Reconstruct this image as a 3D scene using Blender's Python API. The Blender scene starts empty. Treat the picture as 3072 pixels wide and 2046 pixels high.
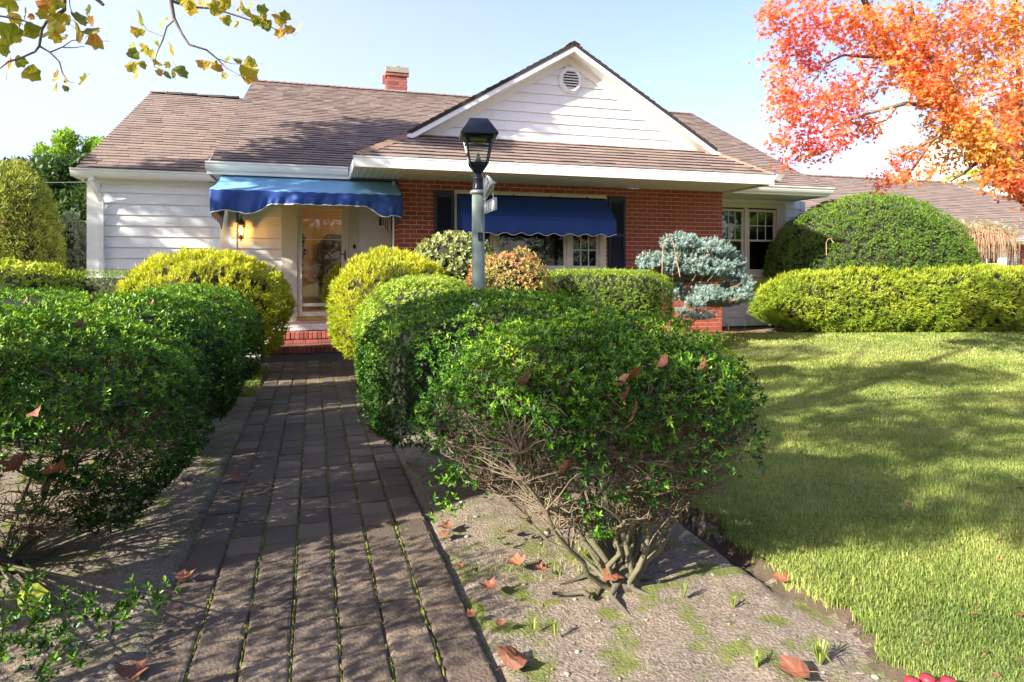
import bpy, math, random
import numpy as np
from mathutils import Vector, Matrix, Quaternion
random.seed(7); rng = np.random.default_rng(11)
scn = bpy.context.scene; COL = scn.collection
R = math.radians

# ------------------------------------------------------------------ camera, sky, sun, exposure
cam = bpy.data.cameras.new('camera'); camo = bpy.data.objects.new('camera', cam); COL.objects.link(camo)
cam.sensor_width = 36; cam.lens = 23.4375; cam.shift_y = -0.0687; cam.clip_end = 500; cam.clip_start = 0.05
camo.location = (0, 0, 1.5); camo.rotation_euler = (R(90), 0, 0); scn.camera = camo
TH = R(16.6)                       # yaw of the house front
SUN_EL = R(27); az = R(51.4)       # light travels towards +x, +y
sx, sy = math.sin(az), math.cos(az)
world = bpy.data.worlds.new('World'); scn.world = world; world.use_nodes = True
wn = world.node_tree.nodes; bg = wn['Background']
sky = wn.new('ShaderNodeTexSky'); sky.sky_type = 'NISHITA'; sky.sun_disc = False
sky.sun_elevation = SUN_EL; sky.sun_rotation = math.atan2(-sx, -sy)
sky.air_density = 1.0; sky.dust_density = 2.5; sky.ozone_density = 2.2; sky.altitude = 20
wl_ = world.node_tree.links
# thin high haze: whiter low down and towards the sun's side of the sky
geo = wn.new('ShaderNodeNewGeometry'); dt = wn.new('ShaderNodeVectorMath'); dt.operation = 'DOT_PRODUCT'; dt.inputs[1].default_value = (.85, -.10, .62)
wl_.new(geo.outputs['Incoming'], dt.inputs[0])
hr = wn.new('ShaderNodeMapRange'); hr.interpolation_type = 'SMOOTHSTEP'; hr.inputs[1].default_value = -.55; hr.inputs[2].default_value = .62; hr.inputs[3].default_value = .0; hr.inputs[4].default_value = .9
wl_.new(dt.outputs['Value'], hr.inputs[0])
hm = wn.new('ShaderNodeMix'); hm.data_type = 'RGBA'; hm.inputs[7].default_value = (2.7, 3.0, 4.0, 1)
wl_.new(hr.outputs[0], hm.inputs[0]); tn = wn.new('ShaderNodeMix'); tn.data_type = 'RGBA'; tn.blend_type = 'MULTIPLY'; tn.inputs[0].default_value = 1; tn.inputs[7].default_value = (1.06, .95, 1.08, 1); wl_.new(sky.outputs[0], tn.inputs[6]); wl_.new(tn.outputs[2], hm.inputs[6]); wl_.new(hm.outputs[2], bg.inputs[0]); bg.inputs[1].default_value = 0.12
sl = bpy.data.lights.new('sun', 'SUN'); sl.energy = 5.0; sl.angle = R(0.53); sl.color = (1.0, 0.94, 0.84)
so = bpy.data.objects.new('sun', sl); COL.objects.link(so)
so.rotation_euler = Vector((sx * math.cos(SUN_EL), sy * math.cos(SUN_EL), -math.sin(SUN_EL))).to_track_quat('-Z', 'Y').to_euler()
vs = scn.view_settings; vs.view_transform = 'Standard'; vs.look = 'None'; vs.exposure = 1.62; vs.gamma = 1.0
vs.use_curve_mapping = False
scn.cycles.max_bounces = 8; scn.cycles.transparent_max_bounces = 12

# ------------------------------------------------------------------ materials
def nodes_of(name):
    m = bpy.data.materials.new(name); m.use_nodes = True
    n = m.node_tree.nodes; l = m.node_tree.links
    return m, n, l, n['Principled BSDF']
def rgb(c): return (c[0], c[1], c[2], 1.0)
def noise(n, l, scale, detail=4, vec=None, dist=0.0):
    t = n.new('ShaderNodeTexNoise'); t.inputs['Scale'].default_value = scale; t.inputs['Detail'].default_value = detail
    t.inputs['Distortion'].default_value = dist
    if vec is not None: l.new(vec, t.inputs['Vector'])
    return t.outputs['Fac']
def mathn(n, l, op, a, b):
    t = n.new('ShaderNodeMath'); t.operation = op
    for i, v in enumerate((a, b)):
        if isinstance(v, (int, float)): t.inputs[i].default_value = v
        else: l.new(v, t.inputs[i])
    return t.outputs[0]
def mixc(n, l, fac, a, b, blend='MIX'):
    t = n.new('ShaderNodeMix'); t.data_type = 'RGBA'; t.blend_type = blend
    for k, v in ((0, fac), (6, a), (7, b)):
        if isinstance(v, (int, float)): t.inputs[k].default_value = v
        elif isinstance(v, tuple): t.inputs[k].default_value = rgb(v)
        else: l.new(v, t.inputs[k])
    return t.outputs[2]
def ramp(n, l, fac, stops):
    t = n.new('ShaderNodeValToRGB'); e = t.color_ramp.elements
    while len(e) < len(stops): e.new(0.5)
    for el, (p, c) in zip(e, stops): el.position = p; el.color = rgb(c)
    l.new(fac, t.inputs[0]); return t.outputs[0]
def variation(n, l):
    a = n.new('ShaderNodeAttribute'); a.attribute_name = 'var'
    o = n.new('ShaderNodeObjectInfo')
    return mathn(n, l, 'FRACT', mathn(n, l, 'ADD', a.outputs['Fac'], o.outputs['Random']), 0.0)
def pm(name, c1, c2=None, scale=8, rough=0.6, bump=0.0, bscale=60, var=0.0, metal=0.0, stretch=None, spec=0.5, c3=None):
    """procedural surface: two-colour noise, per-piece brightness variation, fine bump"""
    m, n, l, p = nodes_of(name)
    tc = n.new('ShaderNodeTexCoord'); vec = tc.outputs['Object']
    if stretch:
        mp = n.new('ShaderNodeMapping'); mp.inputs['Scale'].default_value = stretch; l.new(vec, mp.inputs[0]); vec = mp.outputs[0]
    c2 = c2 or tuple(x * 0.8 for x in c1)
    col = mixc(n, l, noise(n, l, scale, 5, vec), c1, c2)
    v = variation(n, l)
    if c3: col = mixc(n, l, mathn(n, l, 'GREATER_THAN', v, 0.8), col, c3)
    if var:
        v2 = mathn(n, l, 'FRACT', mathn(n, l, 'MULTIPLY', v, 7.31), 0.0)
        k = mathn(n, l, 'ADD', mathn(n, l, 'MULTIPLY', v2, 2 * var), 1 - var)
        cmb = n.new('ShaderNodeCombineColor'); [l.new(k, cmb.inputs[i]) for i in range(3)]
        col = mixc(n, l, 1.0, col, cmb.outputs[0], 'MULTIPLY')
    l.new(col, p.inputs['Base Color'])
    p.inputs['Roughness'].default_value = rough; p.inputs['Metallic'].default_value = metal
    p.inputs['Specular IOR Level'].default_value = spec
    if bump:
        b = n.new('ShaderNodeBump'); b.inputs['Strength'].default_value = bump; b.inputs['Distance'].default_value = 0.01
        l.new(noise(n, l, bscale, 6, vec), b.inputs['Height']); l.new(b.outputs[0], p.inputs['Normal'])
    return m
def leafmat(name, stops, rough=0.45, transl=0.35, patch=2.5, pamt=0.35, tint=1.25, spec=0.5):
    m, n, l, p = nodes_of(name)
    tc = n.new('ShaderNodeTexCoord')
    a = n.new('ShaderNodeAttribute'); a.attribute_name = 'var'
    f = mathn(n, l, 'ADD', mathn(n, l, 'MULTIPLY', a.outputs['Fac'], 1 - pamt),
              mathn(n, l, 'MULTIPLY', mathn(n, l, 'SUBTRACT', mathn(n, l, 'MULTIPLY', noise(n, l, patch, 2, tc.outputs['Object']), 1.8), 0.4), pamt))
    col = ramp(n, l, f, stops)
    l.new(col, p.inputs['Base Color']); p.inputs['Roughness'].default_value = rough
    p.inputs['Specular IOR Level'].default_value = spec
    tr = n.new('ShaderNodeBsdfTranslucent')
    l.new(mixc(n, l, 1.0, col, (tint, tint, tint * 0.6), 'MULTIPLY'), tr.inputs[0])
    mx = n.new('ShaderNodeMixShader'); mx.inputs[0].default_value = transl
    l.new(p.outputs[0], mx.inputs[1]); l.new(tr.outputs[0], mx.inputs[2])
    l.new(mx.outputs[0], n['Material Output'].inputs[0])
    return m
def glassmat(name, tint=(0.9, 0.95, 0.95), ior=1.5, refl=1.0):
    m, n, l, p = nodes_of(name); n.remove(p)
    fr = n.new('ShaderNodeFresnel'); fr.inputs[0].default_value = ior
    t = n.new('ShaderNodeBsdfTransparent'); t.inputs[0].default_value = rgb(tint)
    g = n.new('ShaderNodeBsdfGlossy'); g.inputs[1].default_value = 0.02
    tc = n.new('ShaderNodeTexCoord'); b = n.new('ShaderNodeBump'); b.inputs['Strength'].default_value = 0.06; b.inputs['Distance'].default_value = 0.02
    l.new(noise(n, l, 3, 1, tc.outputs['Object']), b.inputs['Height']); l.new(b.outputs[0], g.inputs['Normal'])
    mx = n.new('ShaderNodeMixShader'); l.new(mathn(n, l, 'MINIMUM', mathn(n, l, 'MULTIPLY', fr.outputs[0], 2.2 * refl), 1.0), mx.inputs[0])
    l.new(t.outputs[0], mx.inputs[1]); l.new(g.outputs[0], mx.inputs[2]); l.new(mx.outputs[0], n['Material Output'].inputs[0])
    return m
M = {}
M['white'] = pm('white_painted_trim', (.86, .85, .82), (.78, .77, .73), 6, .45, .05, 40)
M['vinyl'] = pm('white_vinyl_siding', (.88, .875, .86), (.80, .795, .785), 5, .5, .45, 14, var=.05, stretch=(14, 14, .9))
M['soffit'] = pm('white_soffit_board', (.76, .76, .72), (.70, .70, .66), 4, .5, var=.03)
M['cream'] = pm('cream_window_frame', (.66, .61, .50), (.60, .55, .44), 6, .45)
M['brick'] = pm('red_brick', (.36, .078, .042), (.27, .056, .032), 14, .85, .5, 120, var=.18)
M['brick_step'] = pm('worn_red_brick', (.34, .085, .055), (.24, .06, .045), 12, .8, .6, 90, var=.3)
M['brick_old'] = pm('old_chimney_brick', (.36, .10, .07), (.15, .055, .05), 10, .9, .6, 60, var=.3)
M['mortar'] = pm('pale_mortar', (.70, .57, .44), (.62, .50, .38), 30, .95, .5, 150)
M['shingle'] = pm('brown_asphalt_shingle', (.258, .186, .146), (.20, .143, .113), 20, .95, .7, 220, var=.12, c3=(.26, .175, .14))
M['greyroof'] = pm('grey_neighbour_shingle', (.10, .11, .13), (.07, .078, .09), 9, .95)
M['edge'] = pm('dark_shingle_edge', (.032, .024, .021))
M['cap'] = pm('weathered_ridge_shingle', (.30, .175, .11), (.22, .135, .095), 10, .95, .5, 200, var=.1)
M['deck'] = pm('dark_roof_felt', (.035, .028, .025), None, 8, .95)
M['found'] = pm('grey_foundation_block', (.16, .145, .125), (.11, .10, .09), 10, .9, .4, 60)
M['concrete'] = pm('mossy_concrete', (.36, .33, .26), (.17, .16, .11), 9, .95, .6, 60)
M['shutter'] = pm('black_painted_shutter', (.010, .017, .038), (.018, .028, .055), 10, .4, .1, 40)
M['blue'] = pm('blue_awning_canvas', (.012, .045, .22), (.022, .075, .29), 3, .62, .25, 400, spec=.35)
M['bluelit'] = pm('sunlit_blue_awning_canvas', (.22, .44, .62), (.16, .36, .57), 4, .6, .25, 400)  # door awning top: sunlight put into a paler canvas colour
M['pipe'] = pm('white_awning_piping', (.78, .78, .78), None, 6, .6)
M['blk'] = pm('black_lantern_metal', (.007, .011, .017), (.012, .018, .027), 30, .30, .05, 60, spec=.45)
M['post'] = pm('weathered_green_post', (.030, .085, .085), (.33, .37, .31), 3.2, .7, .4, 60, stretch=(3, 3, .5))
M['brass'] = pm('antique_brass', (.30, .21, .08), (.16, .11, .05), 14, .4, metal=.8)
M['pewter'] = pm('pewter_sign_metal', (.42, .45, .43), (.25, .27, .27), 12, .45, metal=.5)
M['signface'] = pm('dark_sign_plate', (.10, .13, .17), (.16, .20, .26), 12, .5)
M['paver'] = pm('weathered_brown_paver', (.155, .112, .076), (.074, .055, .041), 7, .9, .8, 70, var=.20, c3=(.17, .125, .085))
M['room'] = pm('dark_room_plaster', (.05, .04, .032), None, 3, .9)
M['hall'] = pm('tan_hall_plaster', (.62, .42, .21), (.56, .38, .19), 3, .9)
M['darkwood'] = pm('dark_wood', (.035, .018, .010), (.06, .03, .017), 10, .4)
M['curtain'] = pm('brown_curtain', (.16, .08, .045), (.10, .05, .03), 6, .9)
M['bark'] = pm('grey_bark', (.20, .16, .12), (.10, .085, .065), 9, .9, .8, 30, stretch=(1, 1, .35))
M['maplebark'] = pm('mottled_maple_bark', (.17, .13, .095), (.065, .052, .04), 7, .9, .6, 30)
M['stem'] = pm('olive_hedge_stem', (.165, .150, .085), (.10, .085, .05), 22, .85, .5, 90)
M['twig'] = pm('brown_twig', (.155, .115, .075), (.24, .19, .13), 12, .9, spec=.2)
M['drystem'] = pm('dried_tan_stem', (.45, .27, .15), (.35, .2, .1), 12, .8)
M['sandbark'] = pm('exposed_root', (.13, .11, .075), (.08, .07, .05), 20, .9, .6, 60)
M['pebble'] = pm('pale_pebble', (.34, .30, .24), (.22, .19, .15), 4, .7, var=.3)
M['moss'] = pm('green_moss', (.09, .11, .014), (.19, .21, .022), 14, .95, .9, 180)
M['flagred'] = pm('flag_red', (.35, .02, .03)); M['flagwhite'] = pm('flag_white', (.7, .68, .62)); M['flagblue'] = pm('flag_blue', (.02, .03, .12))
M['glass'] = glassmat('window_glass'); M['doorglass'] = glassmat('storm_door_glass', refl=.8)
M['lampglass'] = glassmat('lantern_glass', (.85, .9, .92), 1.4, .8)
M['dim'] = pm('yellow_lantern_reflector', (.42, .42, .16), None, 6, .4)
M['grey'] = pm('grey_bulb_cone', (.35, .38, .38), None, 6, .4)
M['rubber'] = pm('red_plastic', (.5, .03, .05), None, 6, .5)
m, n, l, p = nodes_of('warm_lit_bulb'); p.inputs['Emission Color'].default_value = (1, .62, .25, 1); p.inputs['Emission Strength'].default_value = 48; M['bulb'] = m
m, n, l, p = nodes_of('added_hall_glow'); p.inputs['Emission Color'].default_value = (1, .78, .5, 1); p.inputs['Emission Strength'].default_value = 14; M['hallglow'] = m  # glow of the globe added inside the hallway
M['ambershade'] = glassmat('amber_lantern_glass', (1.0, .75, .42), 1.3, .6)

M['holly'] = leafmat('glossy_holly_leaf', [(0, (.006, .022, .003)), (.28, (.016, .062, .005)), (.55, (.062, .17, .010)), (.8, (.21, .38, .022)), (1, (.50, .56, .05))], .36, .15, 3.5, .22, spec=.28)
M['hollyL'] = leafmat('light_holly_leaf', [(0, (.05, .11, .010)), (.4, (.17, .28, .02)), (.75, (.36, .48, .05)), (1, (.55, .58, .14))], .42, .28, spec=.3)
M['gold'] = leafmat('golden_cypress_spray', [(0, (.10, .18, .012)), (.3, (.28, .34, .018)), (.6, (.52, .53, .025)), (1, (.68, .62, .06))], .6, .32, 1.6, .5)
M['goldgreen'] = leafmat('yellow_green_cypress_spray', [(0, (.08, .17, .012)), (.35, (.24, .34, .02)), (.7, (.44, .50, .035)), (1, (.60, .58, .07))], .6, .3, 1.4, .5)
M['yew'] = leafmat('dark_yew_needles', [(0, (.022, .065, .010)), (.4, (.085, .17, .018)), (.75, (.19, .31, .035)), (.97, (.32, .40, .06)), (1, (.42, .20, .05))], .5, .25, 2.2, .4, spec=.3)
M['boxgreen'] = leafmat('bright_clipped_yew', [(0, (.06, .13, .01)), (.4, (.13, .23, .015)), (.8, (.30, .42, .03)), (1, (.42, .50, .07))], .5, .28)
M['varieg'] = leafmat('pale_variegated_leaf', [(0, (.09, .14, .03)), (.4, (.22, .27, .07)), (.75, (.38, .40, .15)), (.92, (.50, .47, .25)), (1, (.45, .17, .08))], .45, .28)
M['redtip'] = leafmat('pink_tipped_leaf', [(0, (.12, .17, .02)), (.35, (.28, .32, .05)), (.6, (.46, .34, .10)), (.82, (.56, .22, .10)), (1, (.52, .12, .09))], .45, .3, 3, .5)
M['spruce'] = leafmat('silver_blue_spruce_needles', [(0, (.05, .10, .08)), (.35, (.17, .27, .23)), (.7, (.38, .48, .43)), (1, (.62, .66, .56))], .55, .12, 4, .3)
M['arbor'] = leafmat('arborvitae_spray', [(0, (.07, .11, .02)), (.4, (.20, .25, .04)), (.8, (.40, .44, .07)), (1, (.45, .36, .12))], .6, .3)
M['treegreen'] = leafmat('sunlit_tree_leaf', [(0, (.08, .18, .02)), (.5, (.24, .40, .04)), (1, (.46, .54, .09))], .45, .4)
M['treedark'] = leafmat('dark_tree_leaf', [(0, (.02, .05, .015)), (.5, (.055, .11, .03)), (1, (.13, .20, .05))], .45, .3)
M['greyshrub'] = leafmat('grey_green_shrub_leaf', [(0, (.06, .09, .055)), (.5, (.15, .19, .13)), (1, (.30, .34, .24))], .5, .25)
M['maple'] = leafmat('orange_maple_leaf', [(0, (.20, .26, .02)), (.14, (.46, .34, .04)), (.34, (.68, .30, .07)), (.6, (.70, .17, .06)), (.85, (.60, .065, .045)), (1, (.42, .022, .04))], .5, .45, 1.1, .5, 1.4)
M['syc'] = leafmat('turning_sycamore_leaf', [(0, (.10, .14, .02)), (.3, (.22, .24, .02)), (.55, (.50, .40, .03)), (.8, (.50, .18, .03)), (1, (.28, .10, .05))], .5, .4, 9, .45, 1.3)
M['deadleaf'] = pm('dry_brown_leaf', (.30, .105, .045), (.15, .06, .035), 16, .6, .4, 60, var=.35)
M['yellowleaf'] = pm('yellow_green_leaf', (.40, .42, .03), (.28, .35, .03), 12, .5)
M['weep'] = leafmat('cream_weeping_leaf', [(0, (.25, .22, .10)), (.5, (.48, .42, .24)), (1, (.60, .56, .36))], .5, .3)
M['grass'] = leafmat('lawn_grass_blade', [(0, (.055, .115, .020)), (.3, (.17, .25, .042)), (.6, (.37, .42, .095)), (.85, (.57, .54, .21)), (1, (.68, .57, .34))], .55, .35, 1.3, .35)
M['pinkplant'] = leafmat('red_barberry_leaf', [(0, (.20, .06, .05)), (1, (.50, .20, .16))], .5, .3)

# soil and turf base
def soilmat():
    m, n, l, p = nodes_of('sandy_soil'); tc = n.new('ShaderNodeTexCoord'); v = tc.outputs['Object']
    base = mixc(n, l, noise(n, l, 5, 10, v), (.27, .21, .15), (.10, .078, .056))
    base = mixc(n, l, mathn(n, l, 'MULTIPLY', ramp(n, l, noise(n, l, 60, 6, v), [(.45, (0, 0, 0)), (.6, (1, 1, 1))]), .55), base, (.34, .28, .21))
    a = n.new('ShaderNodeAttribute'); a.attribute_name = 'moss'
    msk = mathn(n, l, 'MULTIPLY', ramp(n, l, noise(n, l, 5.5, 7, v), [(.50, (0, 0, 0)), (.60, (1, 1, 1))]), a.outputs['Fac'])
    base = mixc(n, l, msk, base, (.13, .15, .025))
    dk = ramp(n, l, noise(n, l, 26, 6, v, .5), [(.58, (0, 0, 0)), (.66, (1, 1, 1))])
    base = mixc(n, l, mathn(n, l, 'MULTIPLY', dk, .55), base, (.075, .05, .03))
    l.new(base, p.inputs['Base Color']); p.inputs['Roughness'].default_value = .95
    b = n.new('ShaderNodeBump'); b.inputs['Strength'].default_value = 1.0; b.inputs['Distance'].default_value = .011
    l.new(noise(n, l, 75, 10, v), b.inputs['Height']); l.new(b.outputs[0], p.inputs['Normal'])
    return m
M['soil'] = soilmat()
M['turf'] = pm('turf_thatch', (.17, .19, .04), (.28, .25, .10), 7, .95, .9, 90)
M['trench'] = pm('dark_damp_soil', (.055, .036, .022), (.10, .07, .045), 30, .95, 1.0, 70)

# ------------------------------------------------------------------ mesh helpers
def set_props(o, label=None, cat=None, group=None, kind=None):
    if label: o['label'] = label
    if cat: o['category'] = cat
    if group: o['group'] = group
    if kind: o['kind'] = kind
    return o
def empty(name, loc, label, cat, group=None, rz=0.0):
    o = bpy.data.objects.new(name, None); COL.objects.link(o); o.location = loc; o.rotation_euler = (0, 0, rz)
    o.empty_display_size = .1
    return set_props(o, label, cat, group)
def link(name, me, parent=None, loc=None, label=None, cat=None, group=None, kind=None, matrix=None):
    o = bpy.data.objects.new(name, me); COL.objects.link(o)
    if parent is not None: o.parent = parent
    if matrix is not None: o.matrix_basis = matrix
    elif loc is not None: o.location = loc
    return set_props(o, label, cat, group, kind)
def np_mesh(name, V, F, mat, var=None, smooth=False, extra=None):
    """V (n,3) float, F (m,k) int with one face size k"""
    me = bpy.data.meshes.new(name); V = np.ascontiguousarray(V, dtype=np.float32); F = np.ascontiguousarray(F, dtype=np.int32)
    k = F.shape[1]; me.vertices.add(len(V)); me.vertices.foreach_set('co', V.ravel())
    me.loops.add(F.size); me.loops.foreach_set('vertex_index', F.ravel())
    me.polygons.add(len(F)); me.polygons.foreach_set('loop_start', np.arange(0, F.size, k, dtype=np.int32))
    me.polygons.foreach_set('loop_total', np.full(len(F), k, dtype=np.int32))
    if smooth: me.polygons.foreach_set('use_smooth', np.ones(len(F), dtype=bool))
    if var is not None:
        a = me.attributes.new('var', 'FLOAT', 'POINT'); a.data.foreach_set('value', np.asarray(var, dtype=np.float32))
    if extra:
        for k2, arr in extra.items():
            a = me.attributes.new(k2, 'FLOAT', 'POINT'); a.data.foreach_set('value', np.asarray(arr, dtype=np.float32))
    me.update(calc_edges=True); me.materials.append(mat)
    return me
BOXF = [(0, 3, 2, 1), (4, 5, 6, 7), (0, 1, 5, 4), (1, 2, 6, 5), (2, 3, 7, 6), (3, 0, 4, 7)]
class MB:
    def __init__(s): s.v = []; s.f = []; s.var = []; s.cur = 0.0
    def add(s, vs, fs):
        b = len(s.v); s.v.extend([tuple(x) for x in vs]); s.f.extend([tuple(b + i for i in f) for f in fs]); s.var.extend([s.cur] * len(vs)); return s
    def box(s, a0, a1, b0, b1, c0, c1, mat=None):
        vs = [(a0, b0, c0), (a1, b0, c0), (a1, b1, c0), (a0, b1, c0), (a0, b0, c1), (a1, b0, c1), (a1, b1, c1), (a0, b1, c1)]
        if mat is not None: vs = [mat @ Vector(x) for x in vs]
        return s.add(vs, BOXF)
    def hexa(s, pts): return s.add(pts, BOXF)
    def prism(s, poly, off):
        """poly: list of 3D points, extruded by vector off"""
        k = len(poly); vs = [Vector(p) for p in poly] + [Vector(p) + Vector(off) for p in poly]
        fs = [tuple(range(k))[::-1], tuple(range(k, 2 * k))] + [(i, (i + 1) % k, k + (i + 1) % k, k + i) for i in range(k)]
        return s.add(vs, fs)
    def tube(s, pts, rad, sides=8, cap=True):
        pts = [Vector(p) for p in pts]; n = len(pts)
        if not hasattr(rad, '__len__'): rad = [rad] * n
        rings = []; up = Vector((0.13, 0.31, 0.94)); 
        for i, p in enumerate(pts):
            d = (pts[min(i + 1, n - 1)] - pts[max(i - 1, 0)]).normalized()
            if abs(d.dot(up)) > .95: up = Vector((.9, .3, .1))
            a = d.cross(up).normalized(); b = d.cross(a)
            rings.append([p + (a * math.cos(2 * math.pi * k / sides) + b * math.sin(2 * math.pi * k / sides)) * rad[i] for k in range(sides)])
        vs = [q for r in rings for q in r]
        fs = [(i * sides + k, i * sides + (k + 1) % sides, (i + 1) * sides + (k + 1) % sides, (i + 1) * sides + k) for i in range(n - 1) for k in range(sides)]
        if cap: fs += [tuple(range(sides)), tuple(range((n - 1) * sides, n * sides))[::-1]]
        return s.add(vs, fs)
    def lathe(s, prof, c=(0, 0, 0), sides=16, rot=0.0):
        vs = []; n = len(prof)
        for r, z in prof:
            for k in range(sides):
                a = 2 * math.pi * (k + .0) / sides + rot; vs.append((c[0] + r * math.cos(a), c[1] + r * math.sin(a), c[2] + z))
        fs = [(i * sides + k, i * sides + (k + 1) % sides, (i + 1) * sides + (k + 1) % sides, (i + 1) * sides + k) for i in range(n - 1) for k in range(sides)]
        fs += [tuple(range(sides))[::-1], tuple(range((n - 1) * sides, n * sides))]
        return s.add(vs, fs)
    def mesh(s, name, mat, smooth=False):
        me = bpy.data.meshes.new(name); me.from_pydata([tuple(x) for x in s.v], [], s.f); me.materials.append(mat)
        if mat.name == 'brown_asphalt_shingle' and len(s.f) % 6 == 0:   # butt and side edges get the dark edge colour
            me.materials.append(M['edge']); me.polygons.foreach_set('material_index', np.tile([0, 0, 1, 1, 0, 1], len(s.f) // 6).astype(np.int32))
        a = me.attributes.new('var', 'FLOAT', 'POINT'); a.data.foreach_set('value', np.asarray(s.var, dtype=np.float32))
        if smooth: me.polygons.foreach_set('use_smooth', np.ones(len(me.polygons), dtype=bool))
        me.update(); return me
    def obj(s, name, mat, parent=None, smooth=False, **k): return link(name, s.mesh(name, mat, smooth), parent, **k)
def bevel(o, w=.004, seg=1):
    b = o.modifiers.new('bevel', 'BEVEL'); b.width = w; b.segments = seg; b.limit_method = 'ANGLE'; return o

# ------------------------------------------------------------------ leaves
LEAF6 = (np.array([[0, 0, 0], [.33, .24, .05], [.72, .22, .04], [1, 0, -.05], [.72, -.22, .04], [.33, -.24, .05]]), np.array([[0, 3, 2, 1], [0, 5, 4, 3]]))
LEAF4 = (np.array([[0, 0, 0], [.5, .27, .03], [1, 0, -.03], [.5, -.27, .03]]), np.array([[0, 3, 2, 1]]))
NEED4 = (np.array([[0, -.5, 0], [1, -.2, 0], [1, .2, 0], [0, .5, 0]]), np.array([[0, 1, 2, 3]]))
def unit(a): return a / (np.linalg.norm(a, axis=-1, keepdims=True) + 1e-9)
def scatter(P, D, N, size, width, tmpl, var):
    T, F = tmpl; D = unit(D); S = unit(np.cross(N, D)); N = np.cross(D, S)
    n = len(P); size = np.broadcast_to(size, n); width = np.broadcast_to(width, n)
    V = P[:, None, :] + D[:, None, :] * (T[None, :, 0:1] * size[:, None, None]) + S[:, None, :] * (T[None, :, 1:2] * width[:, None, None]) + N[:, None, :] * (T[None, :, 2:3] * size[:, None, None])
    FF = F[None] + (np.arange(n) * len(T))[:, None, None]
    return V.reshape(-1, 3), FF.reshape(-1, F.shape[1]), np.repeat(var, len(T))
def whorls(P, A, k, alpha, size, width, tmpl, var=None, jit=.35, sj=.3):
    """k leaves around the axis A at every point P"""
    n = len(P); A = unit(A + rng.normal(0, jit, (n, 3)))
    T1 = unit(np.cross(A, rng.normal(0, 1, (n, 3)))); T2 = np.cross(A, T1)
    ph = (np.arange(k)[None] + rng.uniform(0, 1, (n, 1)) + rng.normal(0, .18, (n, k))) * (2 * math.pi / k)
    al = alpha + rng.normal(0, .22, (n, k))
    rad = T1[:, None] * np.cos(ph)[..., None] + T2[:, None] * np.sin(ph)[..., None]
    D = A[:, None] * np.cos(al)[..., None] + rad * np.sin(al)[..., None]
    N = A[:, None] * np.sin(al)[..., None] - rad * np.cos(al)[..., None]
    PP = np.repeat(P[:, None], k, 1) + A[:, None] * (rng.uniform(-.5, .35, (n, k))[..., None] * size)
    sz = size * (1 + rng.uniform(-sj, sj, (n, k)))
    v = rng.uniform(0, 1, (n, k)) * .6 + rng.uniform(0, 1, (n, 1)) * .4 if var is None else np.clip(var[:, None] + rng.normal(0, .12, (n, k)), 0, 1)
    return scatter(PP.reshape(-1, 3), D.reshape(-1, 3), N.reshape(-1, 3), sz.ravel(), (sz * width / 1.0).ravel(), tmpl, v.ravel())
def lumps(D, amp, seed, freq=3.0, n=10):
    r = np.random.default_rng(seed); out = np.zeros(len(D))
    for i in range(n):
        k = r.normal(0, 1, 3); k = k / np.linalg.norm(k) * freq * (1 + 1.6 * i / n); out += np.sin(D @ k + r.uniform(0, 6.28)) / (1 + .5 * i / n)
    return out * amp / math.sqrt(n)
def shell(n, c, rad, low=-1.0, ex=2.0, amp=.05, seed=1, depth=.06, freq=3.0, sq=2.0):
    """points and normals just inside a lumpy superellipsoid shell"""
    D = unit(rng.normal(0, 1, (int(n * 2.2 / max(.2, (1 - low) / 2)), 3))); rad = np.array(rad, float)
    w = rad.prod() / rad; w = np.linalg.norm(D * w, axis=1); D = D[rng.uniform(0, w.max(), len(D)) < w]
    S = np.abs(D) ; r = ((S[:, 0] ** sq + S[:, 1] ** sq) ** (ex / sq) + S[:, 2] ** ex) ** (-1 / ex)
    D2 = D * r[:, None]; keep = D2[:, 2] > low; D, D2 = D[keep][:n], D2[keep][:n]
    L = 1 + lumps(D * 1.0, amp, seed, freq)
    N = unit(D2 ** 1 / rad * np.abs(D2) ** (ex - 2 + 1e-6) if ex > 2 else D2 / rad)
    P = D2 * L[:, None] * rad * (1 - depth * rng.uniform(0, 1, len(D)) ** 2)[:, None]
    return P + np.array(c), N
def core(name, c, rad, low, ex, amp, seed, mat, parent, shrink=.86, freq=3.0, sq=2.0, kind=None):
    nu, nv = 36, 20; V = []; 
    th = np.linspace(0, 2 * math.pi, nu, endpoint=False); ph = np.linspace(-math.pi / 2, math.pi / 2, nv)
    A, B = np.meshgrid(th, ph); D = np.stack([np.cos(B) * np.cos(A), np.cos(B) * np.sin(A), np.sin(B)], -1).reshape(-1, 3)
    S = np.abs(D); r = ((S[:, 0] ** sq + S[:, 1] ** sq) ** (ex / sq) + S[:, 2] ** ex) ** (-1 / ex)
    D2 = D * r[:, None]; D2[:, 2] = np.maximum(D2[:, 2], low)
    P = D2 * (1 + lumps(D, amp, seed, freq))[:, None] * np.array(rad) * shrink + np.array(c)
    F = np.array([[j * nu + i, j * nu + (i + 1) % nu, (j + 1) * nu + (i + 1) % nu, (j + 1) * nu + i] for j in range(nv - 1) for i in range(nu)])
    return link(name, np_mesh(name, P, F, mat, smooth=True), parent)
M['inner'] = pm('painted_shade_core', (.010, .014, .005), (.028, .022, .012), 40, .95, .8, 80)  # near black: shade inside the bushes put into the colour
def gapnoise(P, seed, f):
    r = np.random.default_rng(seed + 900); out = np.zeros(len(P))
    for i in range(9):
        k = r.normal(0, 1, 3); k = k / np.linalg.norm(k) * f * r.uniform(.5, 1.6); out += np.sin(P @ k + r.uniform(0, 6.28) + .7 * out)
    return out / 2.1
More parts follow.
